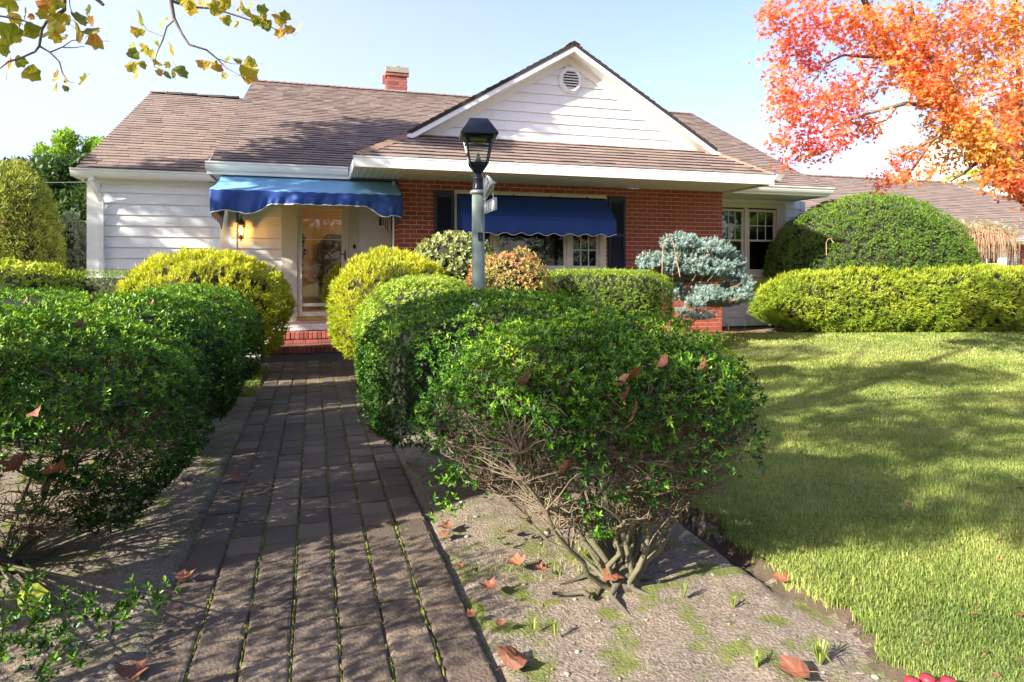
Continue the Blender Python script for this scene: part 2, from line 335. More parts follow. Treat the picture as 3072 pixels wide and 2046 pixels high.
def ground_z(x, y):
    x = np.asarray(x, float); y = np.asarray(y, float)
    s = lambda a, b, v: (lambda t: t * t * (3 - 2 * t))(np.clip((v - a) / (b - a), 0, 1))
    return .27 * s(7.0, 12.2, y) * s(-1.6, 2.4, x)
def gz(x, y): return float(ground_z(x, y))
def bush(name, label, x, y, rx, ry, zlo, zhi, mat, k=6, alpha=.9, size=.024, width=.55, tmpl=LEAF6, n=4000, ex=2.4, amp=.05, seed=1, low=-.75,
         depth=.07, cat='bush', rz=0, group=None, stems=True, freq=3.0, jit=.35, shrink=.86, upb=0.0, sq=2.0, corem=None, gap=.30, gapf=48.0, bump=.014):
    g = gz(x, y); root = empty(name, (x, y, g), label, cat, group, rz)
    zc = (zlo + zhi) / 2; rad = (rx, ry, (zhi - zlo) / 2)
    P, N = shell(n, (0, 0, zc), rad, low, ex, amp, seed, depth, freq, sq)
    g3 = gapnoise(P, seed, gapf); kp = rng.uniform(0, 1, len(P)) < np.clip(.82 + gap * g3, .15, 1); P, N = P[kp], N[kp]; g3 = g3[kp]
    P = P + N * (np.clip(g3, -.8, 1.2) * bump)[:, None]
    A = N + np.array([0, 0, upb]); st_ = rng.uniform(0, 1, len(P)) < .03; P[st_] += (unit(N[st_] + np.array([0, 0, .4])) * rng.uniform(.01, .055, (st_.sum(), 1)))   # stray shoots
    V, F, var = whorls(P, A, k, alpha, size, width, tmpl, var=np.clip((.34 if mat.name == 'glossy_holly_leaf' else .42) + .36 * N[:, 2] + rng.normal(0, .17, len(P)), 0, 1), jit=jit)   # sun on the tops put into the leaf colour, sides darker
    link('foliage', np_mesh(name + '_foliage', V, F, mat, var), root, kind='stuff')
    if shrink: core('twigs', (0, 0, zc), rad, low, ex, amp, seed, corem or M['inner'], root, shrink, freq, sq)  # solid dark core painted as the shade behind the leaves
    if stems:
        mb = MB()
        for i in range(7):
            a = random.uniform(0, 6.28); r0 = random.uniform(.02, .07); r1 = random.uniform(.2, .5) * min(rx, ry)
            mb.tube([(math.cos(a) * r0, math.sin(a) * r0, -.03), (math.cos(a) * (r0 + r1) * .45, math.sin(a) * (r0 + r1) * .45, zlo * .6 + .05), (math.cos(a) * r1, math.sin(a) * r1, zc)], [.022, .017, .01], 6)
        mb.obj('stem', M['stem'], root, smooth=True)
    return root

# ------------------------------------------------------------------ ground, lawn, path
OX, OY = -3.456, 12.0; CT, ST = math.cos(TH), math.sin(TH)
def W(s, t): return OX + CT * s - ST * t, OY + ST * s + CT * t
def HS(x, y): dx, dy = x - OX, y - OY; return CT * dx + ST * dy, -ST * dx + CT * dy
def ladder(dense0, dense1, step, mids):
    xs = list(np.arange(dense0, dense1, step)); lo, hi = dense0, dense1
    for lim, st in mids:
        while hi < lim[1]: hi += st; xs.append(hi)
        while lo > lim[0]: lo -= st; xs.append(lo)
    return np.array(sorted(xs))
def fbm(x, y, seed, f0=1.0, octs=5, gain=.55):
    r = np.random.default_rng(seed); out = np.zeros_like(x); a = 1.0
    for o in range(octs):
        for _ in range(4):
            th = r.uniform(0, 6.28); k = f0 * 2 ** o * r.uniform(.7, 1.4)
            out += a * np.sin(k * (math.cos(th) * x + math.sin(th) * y) + r.uniform(0, 6.28) + .8 * out)
        a *= gain
    return out / 4
EDGE = np.array([(-30, 1.6), (1.2, 1.50), (2.43, 1.42), (3.16, 1.33), (4.12, 1.10), (7, .30), (8.5, .35), (10, 1.6), (11.6, 3.2), (12.7, 3.9), (12.9, 10.6), (14.5, 10.9), (15.5, 11), (90, 11)])
def lawn_mask(x, y):
    e = np.interp(y, EDGE[:, 0], EDGE[:, 1]) + .035 * np.sin(y * 5.1) + .03 * np.sin(y * 11.3 + 1) + .018 * np.sin(y * 29) + .014 * np.sin(y * 61 + 2) + .010 * np.sin(y * 113)
    right = np.clip((x - e) / .05, 0, 1)
    el = -3.75 - .3 * (y - 3.6) + .06 * np.sin(y * 4)
    left = np.clip((el - x) / .05, 0, 1) * (y < 10.2) * (y > -1)
    far = np.clip((y - 22) / 1, 0, 1)
    return np.maximum(np.maximum(right, left), far)
xs = ladder(-3.4, 3.4, .028, [((-9, 9), .12), ((-14, 16), .3), ((-110, 110), 6)])
ys = ladder(1.6, 6.2, .028, [((1.6, 10), .07), ((-1, 17), .2), ((-60, 150), 6)])
X, Y = np.meshgrid(xs, ys)
lm = lawn_mask(X, Y)
near = np.clip((10 - Y) / 3, 0, 1) * np.clip((Y + 1), 0, 1)
Sp, Tp = CT * (X - OX) + ST * (Y - OY), -ST * (X - OX) + CT * (Y - OY)
onpath = (np.clip((Sp + .80) / .05, 0, 1) * np.clip((.59 - Sp) / .05, 0, 1) * (Tp < -.7))
Z = ground_z(X, Y) + near * (1 - onpath) * (.012 * fbm(X, Y, 3, 4.0, 4) + .006 * fbm(X, Y, 5, 34, 3)) * (1 - .6 * lm)
Z = Z - .035 * onpath - .012
eR = X - np.interp(Y, EDGE[:, 0], EDGE[:, 1]) + .02 * fbm(X, Y, 31, 9, 4)
trench = np.exp(-((eR + .05) / .05) ** 2) * np.clip((9 - Y) / 2, 0, 1) * np.clip((Y - 2.9) / .5, 0, 1)
Z = Z + lm * .045 - trench * .055
nx, ny = len(xs), len(ys)
I = np.arange(nx * ny).reshape(ny, nx)
Fq = np.stack([I[:-1, :-1], I[:-1, 1:], I[1:, 1:], I[1:, :-1]], -1).reshape(-1, 4)
P3 = np.stack([X, Y, Z], -1).reshape(-1, 3)
fm = lm.ravel()[Fq].mean(1) > .5
tm = (trench.ravel()[Fq].mean(1) > (.45 + .30 * fbm(X, Y, 21, 14, 4)).ravel()[Fq[:, 0]]) | ((lm.ravel()[Fq].min(1) < .3) & (lm.ravel()[Fq].max(1) > .3) & (np.abs(P3[Fq[:, 0], 0]) < 3))
moss = np.clip(.75 + .5 * fbm(X, Y, 9, 1.6, 3), 0, 1.2)
def sub(fsel, name, mat, **k):
    F = Fq[fsel]; u, inv = np.unique(F, return_inverse=True)
    return link(name, np_mesh(name, P3[u], inv.reshape(F.shape), mat, smooth=True, extra={'moss': moss.ravel()[u]}), None, **k)
ground = sub(~fm & ~tm, 'ground', M['soil'], kind='structure')
sub(fm & ~tm, 'lawn', M['turf'], kind='structure')
sub(tm, 'trench_soil', M['trench'], kind='structure')

# brick paver path: seven columns running straight at the door
path = bpy.data.objects.new('path', None); COL.objects.link(path); path.location = (OX, OY, 0); path.rotation_euler = (0, 0, TH)
path['kind'] = 'structure'
mb = MB(); mb.box(-.745, .535, -14.5, -.80, -.075, -.012); mb.obj('joint_bed', M['trench'], path)
pav = []; cw = 1.285 / 7
for c in range(7):
    t = -.80 - random.uniform(.05, .18); x0 = -.75 + c * cw
    while t > -14.3:
        L = random.choice([.195, .205, .215, .225, .24])
        pav.append((x0, t, L, c)); t -= L + .010
CAMH = HS(0, 0)
pav.sort(key=lambda q: (q[1] < -10.45, abs(q[1] + 12.5)))
def paver_mesh(L, seed, name='paver'):
    r = random.Random(seed); w = cw - .011; mb = MB(); j = lambda a: r.uniform(-a, a)
    n = 5; V = []; 
    # top ring with a worn, rounded edge
    for inset, z in ((.0, -.05), (.0, -.006), (.006, -.001), (.016, .0015)):
        for (a, b) in ((0, 0), (.5, 0), (1, 0), (1, .5), (1, 1), (.5, 1), (0, 1), (0, .5)):
            V.append((inset + a * (w - 2 * inset) + (j(.002) if z > -.03 else 0), -(inset + b * (L - 2 * inset)) + (j(.002) if z > -.03 else 0), z + (j(.0012) if z > -.03 else 0)))
    F = [(i * 8 + k, i * 8 + (k + 1) % 8, (i + 1) * 8 + (k + 1) % 8, (i + 1) * 8 + k) for i in range(3) for k in range(8)]
    F = [f[::-1] for f in F] + [tuple(range(24, 32))[::-1]]
    mb.add(V, F); return mb
pvar = {}
restp = MB()
for i, (x0, t, L, c) in enumerate(pav):
    tilt = (random.gauss(0, .008), random.gauss(0, .008)); dz = random.uniform(-.004, .006)
    mx = Matrix.Translation((x0 + .0055 + random.uniform(-.002, .002), t, dz)) @ Matrix.Rotation(random.gauss(0, .006), 4, 'Z') @ Matrix.Rotation(tilt[0], 4, 'X') @ Matrix.Rotation(tilt[1], 4, 'Y')
    key = (L, random.randrange(4))
    if i < 300:
        if key not in pvar: pvar[key] = paver_mesh(L, hash(key) & 0xffff).mesh('paver', M['paver'])
        link('paver', pvar[key], path, matrix=mx)
    else:
        q = paver_mesh(L, i); restp.cur = random.random(); restp.add([mx @ Vector(v) for v in q.v], q.f)
restp.obj('pavers', M['paver'], path, kind='stuff')
# moss in the long joints, as low tufty ridges
mv, mf = [], []
for c in range(1, 7):
    x = -.75 + c * cw; t = -.85
    while t > -11.2:
        amt = .5 + .5 * math.sin(t * 1.9 + c * 2.1) + .35 * math.sin(t * 5.3 + c)
        if random.random() < .2 + .6 * amt:
            n_ = random.randint(5, 8); L = random.uniform(.015, .05); w = random.uniform(.003, .011)
            b = len(mv); x_ = x; x += random.uniform(-.003, .003); mv.append((x, t, random.uniform(.0, .005)))
            for q in range(n_): a = 6.283 * q / n_; mv.append((x + math.cos(a) * w * random.uniform(.7, 1.3), t + math.sin(a) * L * random.uniform(.7, 1.2), -.008))
            mf += [(b, b + 1 + q, b + 1 + (q + 1) % n_) for q in range(n_)]; x = x_
        t -= .022
for _ in range(420):   # moss creeping into cross joints and over corners
    c = random.randrange(0, 7); x = -.75 + c * cw + random.uniform(-.03, .06); p_ = random.choice(pav); t = p_[1] + .003
    b = len(mv); n_ = 6; L = random.uniform(.004, .008); w = random.uniform(.01, .035)
    mv.append((x, t, .004)); 
    for q in range(n_): a = 6.283 * q / n_; mv.append((x + math.cos(a) * w, t + math.sin(a) * L, -.004))
    mf += [(b, b + 1 + q, b + 1 + (q + 1) % n_) for q in range(n_)]
me = bpy.data.meshes.new('joint_moss'); me.from_pydata(mv, [], mf); me.materials.append(M['moss']); link('moss', me, path, kind='stuff')

# ------------------------------------------------------------------ house
house = empty('brick_house', (OX, OY, 0), 'single storey house of red brick and white siding with brown shingle roof', 'house', rz=TH)
camL = Vector((*CAMH, 1.5))
# ---- bricks
BR = []          # (distance, s0, s1, z0, z1, kind, plane, material)
bricks_left = [300]
def brick_field(a0, a1, z0, z1, holes, plane, axis='s', bw=.2, bh=.068, j=.0105, mat='brick'):
    k = 0; z = z0
    while z < z1 - .02:
        off = 0 if k % 2 == 0 else -(bw + j) / 2; a = a0 + off
        while a < a1:
            s0, s1 = max(a, a0), min(a + bw, a1); top = min(z + bh, z1)
            segs = [(s0, s1)]
            for (h0, h1, hz0, hz1) in holes:
                if top > hz0 + .01 and z < hz1 - .01:
                    ns = []
                    for (u, v) in segs:
                        if v <= h0 or u >= h1: ns.append((u, v)); continue
                        if u < h0: ns.append((u, h0))
                        if v > h1: ns.append((h1, v))
                    segs = ns
            for (u, v) in segs:
                if v - u > .02:
                    c = Vector(((u + v) / 2, plane, z)) if axis == 's' else Vector((plane, (u + v) / 2, z))
                    BR.append(((c - camL).length, u, v, z, top, axis, plane, mat))
            a += bw + j
        z += bh + j; k += 1
PB = -1.0
WIN = (2.25, 5.14, 1.44, 2.90)
brick_field(1.28, 7.66, .02, 3.06, [WIN, (3.0, 5.17, 1.33, 1.44)], PB)
brick_field(-1.0 + .0, -.02, .02, 3.06, [], 1.28, axis='t')
brick_field(-.98, -.02, .02, 3.06, [], 7.66, axis='tr')
wall = MB()
def wallbox(mbx, s0, s1, z0, z1, t0, t1, holes):
    """wall of boxes round rectangular holes, butted end to end"""
    xs_ = sorted({s0, s1, *[h for q in holes for h in q[:2] if s0 < h < s1]})
    for u, v in zip(xs_[:-1], xs_[1:]):
        cuts = sorted([(q[2], q[3]) for q in holes if q[0] < (u + v) / 2 < q[1]]); z = z0
        for (h0, h1) in cuts:
            if h0 > z: mbx.box(u, v, t0, t1, z, h0)
            z = h1
        if z < z1: mbx.box(u, v, t0, t1, z, z1)
wallbox(wall, 1.288, 7.652, -.3, 3.06, PB + .008, PB + .12, [WIN])
wall.box(1.288, 1.36, PB + .12, -.02, -.3, 3.06); wall.box(7.58, 7.652, PB + .12, -.02, -.3, 3.06)
bw_obj = wall.obj('brick_wall', M['mortar'], house)
BR.sort(key=lambda q: q[0]); bm_cache = {}; rest = MB()
def brick_geo(mb, L, H, D, e=.003):
    # front face at y=0 pointing to -y, softened edges
    V = [(e, 0, e), (L - e, 0, e), (L - e, 0, H - e), (e, 0, H - e), (0, e, 0), (L, e, 0), (L, e, H), (0, e, H), (0, D, 0), (L, D, 0), (L, D, H), (0, D, H)]
    F = [(0, 1, 2, 3), (4, 5, 1, 0), (5, 6, 2, 1), (6, 7, 3, 2), (7, 4, 0, 3), (8, 9, 5, 4), (9, 10, 6, 5), (10, 11, 7, 6), (11, 8, 4, 7), (11, 10, 9, 8)]
    return mb.add(V, F)
def brick_matrix(u, z, axis, plane, v=0):
    if axis == 's': return Matrix.Translation((u, plane, z))
    if axis == 't': return Matrix.Translation((plane, v, z)) @ Matrix.Rotation(-math.pi / 2, 4, 'Z')
    return Matrix.Translation((plane, u, z)) @ Matrix.Rotation(math.pi / 2, 4, 'Z')
for i, (d, u, v, z0, z1, axis, plane, mat) in enumerate(BR):
    jit = random.uniform(-.0015, .0015); mx = brick_matrix(u, z0, axis, plane + jit, v)
    L, H = round(v - u, 3), round(z1 - z0, 3)
    if i < 300 and z0 > .9:
        k = (L, H)
        if k not in bm_cache: bm_cache[k] = brick_geo(MB(), L, H, .03).mesh('brick', M['brick'])
        link('brick', bm_cache[k], bw_obj, matrix=mx)
    else:
        q = brick_geo(MB(), L, H, .03); rest.cur = random.random(); rest.add([mx @ Vector(p_) for p_ in q.v], q.f)
rest.obj('bricks', M['brick'], bw_obj, kind='stuff')
# rowlock sill under the picture window
sill = MB().box(3.0, 5.17, PB - .02, PB + .06, 1.335, 1.438).obj('brick_sill', M['mortar'], house)
s = 3.0; me = brick_geo(MB(), .062, .108, .05).mesh('sill_brick', M['brick'])
while s < 5.15: link('sill_brick', me, sill, matrix=Matrix.Translation((s + .004, PB - .035, 1.333))); s += .0725
# ---- siding
def plank_geo(mb, xb0, xb1, xt0, xt1, z0, z1, t, back=.0):
    """one lapped siding panel, proud at the foot"""
    f0, f1 = t - .029, t - .004
    V = [(xb0, t + back, z0), (xb1, t + back, z0), (xb1, f0, z0), (xb0, f0, z0), (xt0, t + back, z1), (xt1, t + back, z1), (xt1, f1, z1), (xt0, f1, z1)]
    return mb.add(V, [(0, 1, 2, 3), (7, 6, 5, 4), (2, 6, 7, 3)[::1] if False else (3, 2, 6, 7), (0, 3, 7, 4), (1, 5, 6, 2), (0, 4, 5, 1)])
def siding(parent, s0, s1, z0, z1, t, holes=(), e=.184, clip=None, phase=0.0):
    z = z0 + phase; k = 0
    while z < z1 - .01:
        zt = min(z + e, z1); L0, L1, T0, T1 = s0, s1, s0, s1
        if clip: L0, L1 = clip(z); T0, T1 = clip(zt)
        if L1 - L0 < .04: break
        cuts = [L0]; x = L0 + random.uniform(.25, .9)
        while x < L1 - .15: cuts.append(x); x += random.choice([.38, .52, .64, .8, 1.1])
        cuts.append(L1)
        for a, b in zip(cuts[:-1], cuts[1:]):
            segs = [(a, b)]
            for (h0, h1, hz0, hz1) in holes:
                if zt > hz0 + .02 and z < hz1 - .02:
                    ns = []
                    for (u, v) in segs:
                        if v <= h0 or u >= h1: ns.append((u, v)); continue
                        if u < h0: ns.append((u, h0))
                        if v > h1: ns.append((h1, v))
                    segs = ns
            for (u, v) in segs:
                if v - u < .03: continue
                tu = T0 if (clip and u == L0) else max(u, T0); tv = T1 if (clip and v == L1) else min(v, T1)
                if tv <= tu: tv = tu + .002
                mb = MB(); plank_geo(mb, u + .0012, v - .0012, tu + .0012, tv - .0012, z + .001, zt, t)
                mb.obj('siding_panel', M['vinyl'], parent)
        z += e; k += 1
# left wing
lw = MB(); lw.box(-3.70, -1.54, .2, .32, -.3, 3.04); lw.box(-3.70, -3.58, .32, 8.1, -.3, 3.04); lw.box(-1.66, -1.54, .03, .2, -.3, 3.04)
lwo = lw.obj('left_wing_wall', M['white'], house); siding(lwo, -3.535, -1.62, .24, 2.96, .196)
tr = MB(); tr.box(-3.72, -3.535, .160, .2, .1, 2.96); tr.box(-3.72, -1.54, .165, .2, 2.96, 3.04); tr.box(-1.625, -1.535, .14, .2, .1, 2.96)
tr.box(-3.73, -3.70, .17, .36, .1, 3.0)
tr.obj('corner_board', M['white'], house)
# entry alcove
DOOR = (-.66, .66, -.3, 2.95)
al = MB(); wallbox(al, -1.54, 1.288, -.3, 3.06, 0, .12, [(-.40, .50, .62, 2.72)])
alo = al.obj('entry_wall', M['white'], house)
siding(alo, -1.50, 1.27, .60, 3.04, -.002, [(-.655, .645, .5, 3.1)]); siding(alo, -.95, .95, .44, .60, -.03, e=.155)
# gable over the brick front
APX = 4.38; GZ0, GZ1 = 3.86, 5.46
def gclip(z): k = max(0.0, (GZ1 + .0 - z) / (GZ1 - GZ0)); return APX - 2.82 * k, APX + 2.86 * k
gw = MB(); gw.prism([(1.42, PB + .003, GZ0 - .15), (7.36, PB + .003, GZ0 - .15), (7.30, PB + .003, GZ0), (APX, PB + .003, GZ1 + .05), (1.46, PB + .003, GZ0)], (0, .1, 0))
gwo = gw.obj('gable_wall', M['white'], house); siding(gwo, 0, 0, GZ0 - .02, GZ1 - .1, PB, clip=gclip, e=.176)
# right front wall with the double window
RWN = (8.10, 9.86, 1.36, 2.96)
rw = MB(); wallbox(rw, 7.66, 10.44, .34, 3.06, 0, .12, [(8.18, 9.80, 1.42, 2.90)]); rw.box(10.32, 10.44, .12, 10.0, .3, 3.2)
rwo = rw.obj('right_front_wall', M['white'], house)
siding(rwo, 7.67, 10.36, .30, 3.03, -.002, [(7.0, 9.95, 1.30, 2.99)])
MB().box(10.355, 10.46, -.035, .1, .3, 3.05).obj('corner_board', M['white'], house)
MB().box(7.66, 10.42, .02, .14, -.4, .34).obj('foundation', M['found'], house)
MB().box(-3.68, -1.56, .22, .30, -.4, .24).obj('foundation', M['found'], house)
# closing walls behind (for shade and other views)
sh = MB(); sh.box(-1.6, 10.4, 9.9, 10.0, -.3, 3.2); sh.box(-3.7, -1.6, 8.0, 8.1, -.3, 3.1)
sh.obj('back_wall', M['white'], house)
# ---- roofs
SH = []
def plane_frame(P, U, Wd):
    U = Vector(U).normalized(); Wd = Vector(Wd).normalized(); N = U.cross(Wd).normalized()
    return Matrix(((U.x, Wd.x, N.x, P[0]), (U.y, Wd.y, N.y, P[1]), (U.z, Wd.z, N.z, P[2]), (0, 0, 0, 1)))
def inter(poly, w):
    xs_ = []
    for (a, b) in zip(poly, poly[1:] + poly[:1]):
        if (a[1] - w) * (b[1] - w) <= 0 and a[1] != b[1]: xs_.append(a[0] + (b[0] - a[0]) * (w - a[1]) / (b[1] - a[1]))
    return (min(xs_), max(xs_)) if len(xs_) > 1 else None
def shingles(P, U, Wd, poly, e=.142, widths=(.21, .26, .31), mat='shingle', th=.012):
    """lapped shingle tabs over a convex polygon given in (u, w) of the slope"""
    mx = plane_frame(P, U, Wd); w = min(p_[1] for p_ in poly); w1 = max(p_[1] for p_ in poly); k = 0
    while w < w1 - .01:
        wt = min(w + e, w1); A = inter(poly, w + .001); B = inter(poly, wt - .001)
        if A and B:
            u = min(A[0], B[0]) - random.uniform(0, .3); uend = max(A[1], B[1])
            while u < uend:
                wd = random.choice(widths); b0, b1 = max(u, A[0]), min(u + wd, A[1]); t0, t1 = max(u, B[0]), min(u + wd, B[1])
                if b1 > b0 + .005 or t1 > t0 + .005:
                    b1 = max(b1, b0 + .001) if b1 < b0 else b1; t1 = t0 + .001 if t1 < t0 else t1
                    if b1 < b0: b0 = b1
                    c = mx @ Vector(((u + wd / 2), w, 0)); dz = random.choice((0, 0, .004, .007))
                    SH.append(((c - camL).length, mx, b0, b1, t0, t1, w + random.choice((0, 0, -.012)), wt, th + dz, mat))
                u += wd
        w += e; k += 1
def shingle_geo(mb, b0, b1, t0, t1, w0, w1, th):
    V = [(b0 + .0015, w0, -.004), (b1 - .0015, w0, -.004), (t1 - .001, w1, -.004), (t0 + .001, w1, -.004), (b0 + .0015, w0, th), (b1 - .0015, w0, th), (t1 - .001, w1, .002), (t0 + .001, w1, .002)]
    return mb.add(V, BOXF)
SL = 3.0 / 6.21                      # main slope: eave z 3.2 at t -1.05, ridge z 6.2 at t 5.16
def mz(t): return 3.2 + SL * (t + 1.05)
roof = MB()
def slab(pts, th=.06): 
    n_ = (Vector(pts[1]) - Vector(pts[0])).cross(Vector(pts[2]) - Vector(pts[0])).normalized()
    if n_.z < 0: n_ = -n_
    roof.prism([Vector(p_) - n_ * (th + .006) for p_ in pts], n_ * th)
slab([(-1.70, -1.05, 3.2), (10.22, -1.05, 3.2), (10.83, 5.16, 6.2), (-1.55, 5.16, 6.2)])
slab([(-1.70, 11.4, 3.2), (10.22, 11.4, 3.2), (10.83, 5.16, 6.2), (-1.55, 5.16, 6.2)])
slab([(-3.86, -.05, 3.14), (-1.5, -.05, 3.14), (-1.5, 4.15, 5.5), (-3.6, 4.15, 5.5)])
slab([(-3.86, 8.4, 3.14), (-1.5, 8.4, 3.14), (-1.5, 4.15, 5.5), (-3.6, 4.15, 5.5)])
slab([(10.4, 1.95, 2.42), (27.2, 1.95, 2.42), (22.5, 6.7, 4.8), (10.4, 6.7, 4.8)])
slab([(10.4, 11.5, 2.42), (27.2, 11.5, 2.42), (22.5, 6.7, 4.8), (10.4, 6.7, 4.8)]); slab([(27.2, 1.95, 2.42), (27.2, 11.5, 2.42), (22.5, 6.7, 4.8)])
# skirt roof and its hips, front gable roof
E0, E1, ET = .46, 7.76, -2.42; GS = (GZ0 - 3.22) / (-1.05 - ET)
slab([(E0, ET, 3.2), (E1, ET, 3.2), (7.30, -1.0, GZ0 - .0), (1.52, -1.0, GZ0 - .0)])
slab([(E0, ET, 3.2), (1.52, -1.0, GZ0), (1.52, .4, GZ0), (E0, -1.0, 3.2)]); slab([(E1, ET, 3.2), (7.30, -1.0, GZ0), (7.30, .4, GZ0), (E1, -1.0, 3.2)])
PZ = 5.60
for sg in (-1, 1):
    xr = APX + sg * 2.96; zr = PZ - 2.96 * (PZ - GZ0) / 2.92
    slab([(APX, -1.34, PZ), (xr, -1.34, zr), (xr, 1.0, zr), (APX, 4.0, PZ)], .05)
roofo = roof.obj('roof', M['deck'], house)
sl_ = Vector((0, 1, SL)).normalized()
Lm = math.hypot(6.21, 3.0)
shingles((-1.70, -1.05, 3.2), (1, 0, 0), (0, 1, SL), [(0, 0), (11.92, 0), (12.53, Lm), (.15, Lm)])
Ll = math.hypot(4.2, 2.36); shingles((-3.86, -.05, 3.14), (1, 0, 0), (0, 4.2, 2.36), [(0, 0), (2.36, 0), (2.36, Ll), (.26, Ll)], widths=(.21, .27, .33), e=.14)
Lr = math.hypot(4.75, 2.38); shingles((10.4, 1.95, 2.42), (1, 0, 0), (0, 4.75, 2.38), [(0, 0), (16.8, 0), (12.1, Lr), (0, Lr)], e=.16, widths=(.4, .55))
Ls = math.hypot(1.42, GZ0 - 3.2); shingles((E0, ET, 3.2), (1, 0, 0), (0, 1.42, GZ0 - 3.2), [(0, 0), (E1 - E0, 0), (7.30 - E0, Ls), (1.06, Ls)], e=.196, widths=(.24, .30, .36), th=.018)
for sg in (-1, 1):
    Lg = math.hypot(2.96, 2.96 * (PZ - GZ0) / 2.92); zr = PZ - 2.96 * (PZ - GZ0) / 2.92
    if sg < 0: shingles((APX - 2.96, 1.0, zr), (0, -1, 0), (2.96, 0, PZ - zr), [(0, 0), (2.34, 0), (2.34, Lg), (-3.0, Lg)], widths=(.3,))
    else: shingles((APX + 2.96, -1.34, zr), (0, 1, 0), (-2.96, 0, PZ - zr), [(0, 0), (2.34, 0), (5.3, Lg), (0, Lg)], widths=(.3,))
SH.sort(key=lambda q: q[0]); cache = {}; restS = MB(); cnt = 0
for (d, mx, b0, b1, t0, t1, w0, w1, th, mat) in SH:
    plain = abs(b0 - t0) < 1e-6 and abs(b1 - t1) < 1e-6
    if cnt < 300 and b1 - b0 > .12:
        cnt += 1; k = (round(b1 - b0, 3), round(w1 - w0, 4), th) if plain else (b0, w0, mx[0][3])
        if k not in cache: cache[k] = shingle_geo(MB(), 0, b1 - b0, t0 - b0, t1 - b0, 0, w1 - w0, th).mesh('shingle', M['shingle'])
        link('shingle', cache[k], roofo, matrix=mx @ Matrix.Translation((b0, w0, 0)))
    else:
        q = shingle_geo(MB(), b0, b1, t0, t1, w0, w1, th); restS.cur = random.random(); restS.add([mx @ Vector(p_) for p_ in q.v], q.f)
restS.obj('shingles', M['shingle'], roofo, kind='stuff')
# ridge and hip caps: short overlapping pieces
def caps(a, b, up=(0, 0, 1), w=.13, L=.15, mat='cap', name='ridge_cap'):
    a, b = Vector(a), Vector(b); n_ = int((b - a).length / L); d = (b - a).normalized(); sd = d.cross(Vector(up)).normalized(); nn = sd.cross(d)
    mb = MB()
    for i in range(n_):
        p0 = a + d * (i * L) + nn * .006; p1 = p0 + d * (L * 1.12); mb.cur = random.random(); lift = nn * .014
        w_ = w + random.uniform(-.006, .006); dr = nn * (-.045)
        V = [p0 - sd * w_ + dr, p0 + nn * .012, p0 + sd * w_ + dr, p1 - sd * w_ + dr + lift, p1 + nn * .012 + lift, p1 + sd * w_ + dr + lift]
        V += [v - nn * .014 for v in V]
        mb.add(V, [(0, 1, 4, 3), (1, 2, 5, 4), (6, 9, 10, 7), (7, 10, 11, 8), (3, 4, 10, 9), (4, 5, 11, 10), (0, 6, 7, 1), (1, 7, 8, 2), (0, 3, 9, 6), (2, 8, 11, 5)])
    mb.obj(name, M[mat], roofo)
caps((1.52, -1.02, GZ0 + .02), (E0 - .02, ET - .02, 3.2), w=.12, L=.3); caps((7.30, -1.02, GZ0 + .02), (E1 + .02, ET - .02, 3.2), w=.075, L=.2)
caps((-1.55, 5.16, 6.22), (10.83, 5.16, 6.22), mat='shingle'); caps((-3.6, 4.15, 5.52), (-1.5, 4.15, 5.52), mat='shingle', L=.3)
caps((10.9, 6.7, 4.82), (22.5, 6.7, 4.82), mat='shingle', L=.3); caps((APX, -1.34, PZ + .02), (APX, 3.8, PZ + .02), mat='shingle', w=.12)
caps((27.2, 1.95, 2.45), (22.5, 6.7, 4.82), mat='shingle', L=.3)
# flashing at the foot of the gable
MB().box(1.50, 7.34, -1.055, -1.02, GZ0 - .05, GZ0 + .03).obj('flashing', M['white'], house)
# ---- fascia, gutters, soffits
def gutter(s0, s1, t, z, name='gutter', mat='white', h=.125, d=.10):
    """ogee gutter hung in front of the eave at t; z = its top"""
    prof = [(0, 0), (-d, 0), (-d, -.018), (-d * .86, -.03), (-d * .80, -.06), (-d * .62, -h * .78), (-d * .42, -h), (0, -h)]
    mb = MB(); mb.prism([(s0, t + a, z + b) for a, b in prof], (s1 - s0, 0, 0)); mb.box(s0, s1, t - d - .006, t - d, z - .014, z + .004)
    return mb.obj(name, M[mat], house)
gutter(-1.74, .44, -1.03, 3.215); gutter(-3.90, -1.72, -.01, 3.165); gutter(7.80, 10.26, -1.03, 3.215); gutter(10.6, 27.3, 2.0, 2.45)
for q in ((-1.70, .46, -1.03, -1.0, 3.03, 3.18), (7.9, 10.2, -1.03, -1.0, 3.05, 3.18), (10.2, 10.23, -1.03, .2, 3.05, 3.22), (-3.86, -1.72, -.01, .02, 3.03, 3.14), (-3.87, -3.86, -.01, .5, 3.03, 3.16), (10.5, 27.2, 2.0, 2.03, 2.28, 2.42)):
    MB().box(*q).obj('fascia', M['white'], house)
MB().prism([(-1.725, -1.03, 3.03), (-1.725, -1.03, 3.2), (-1.725, .0, 3.6), (-1.725, .0, 3.03)], (.022, 0, 0)).obj('fascia', M['white'], house)

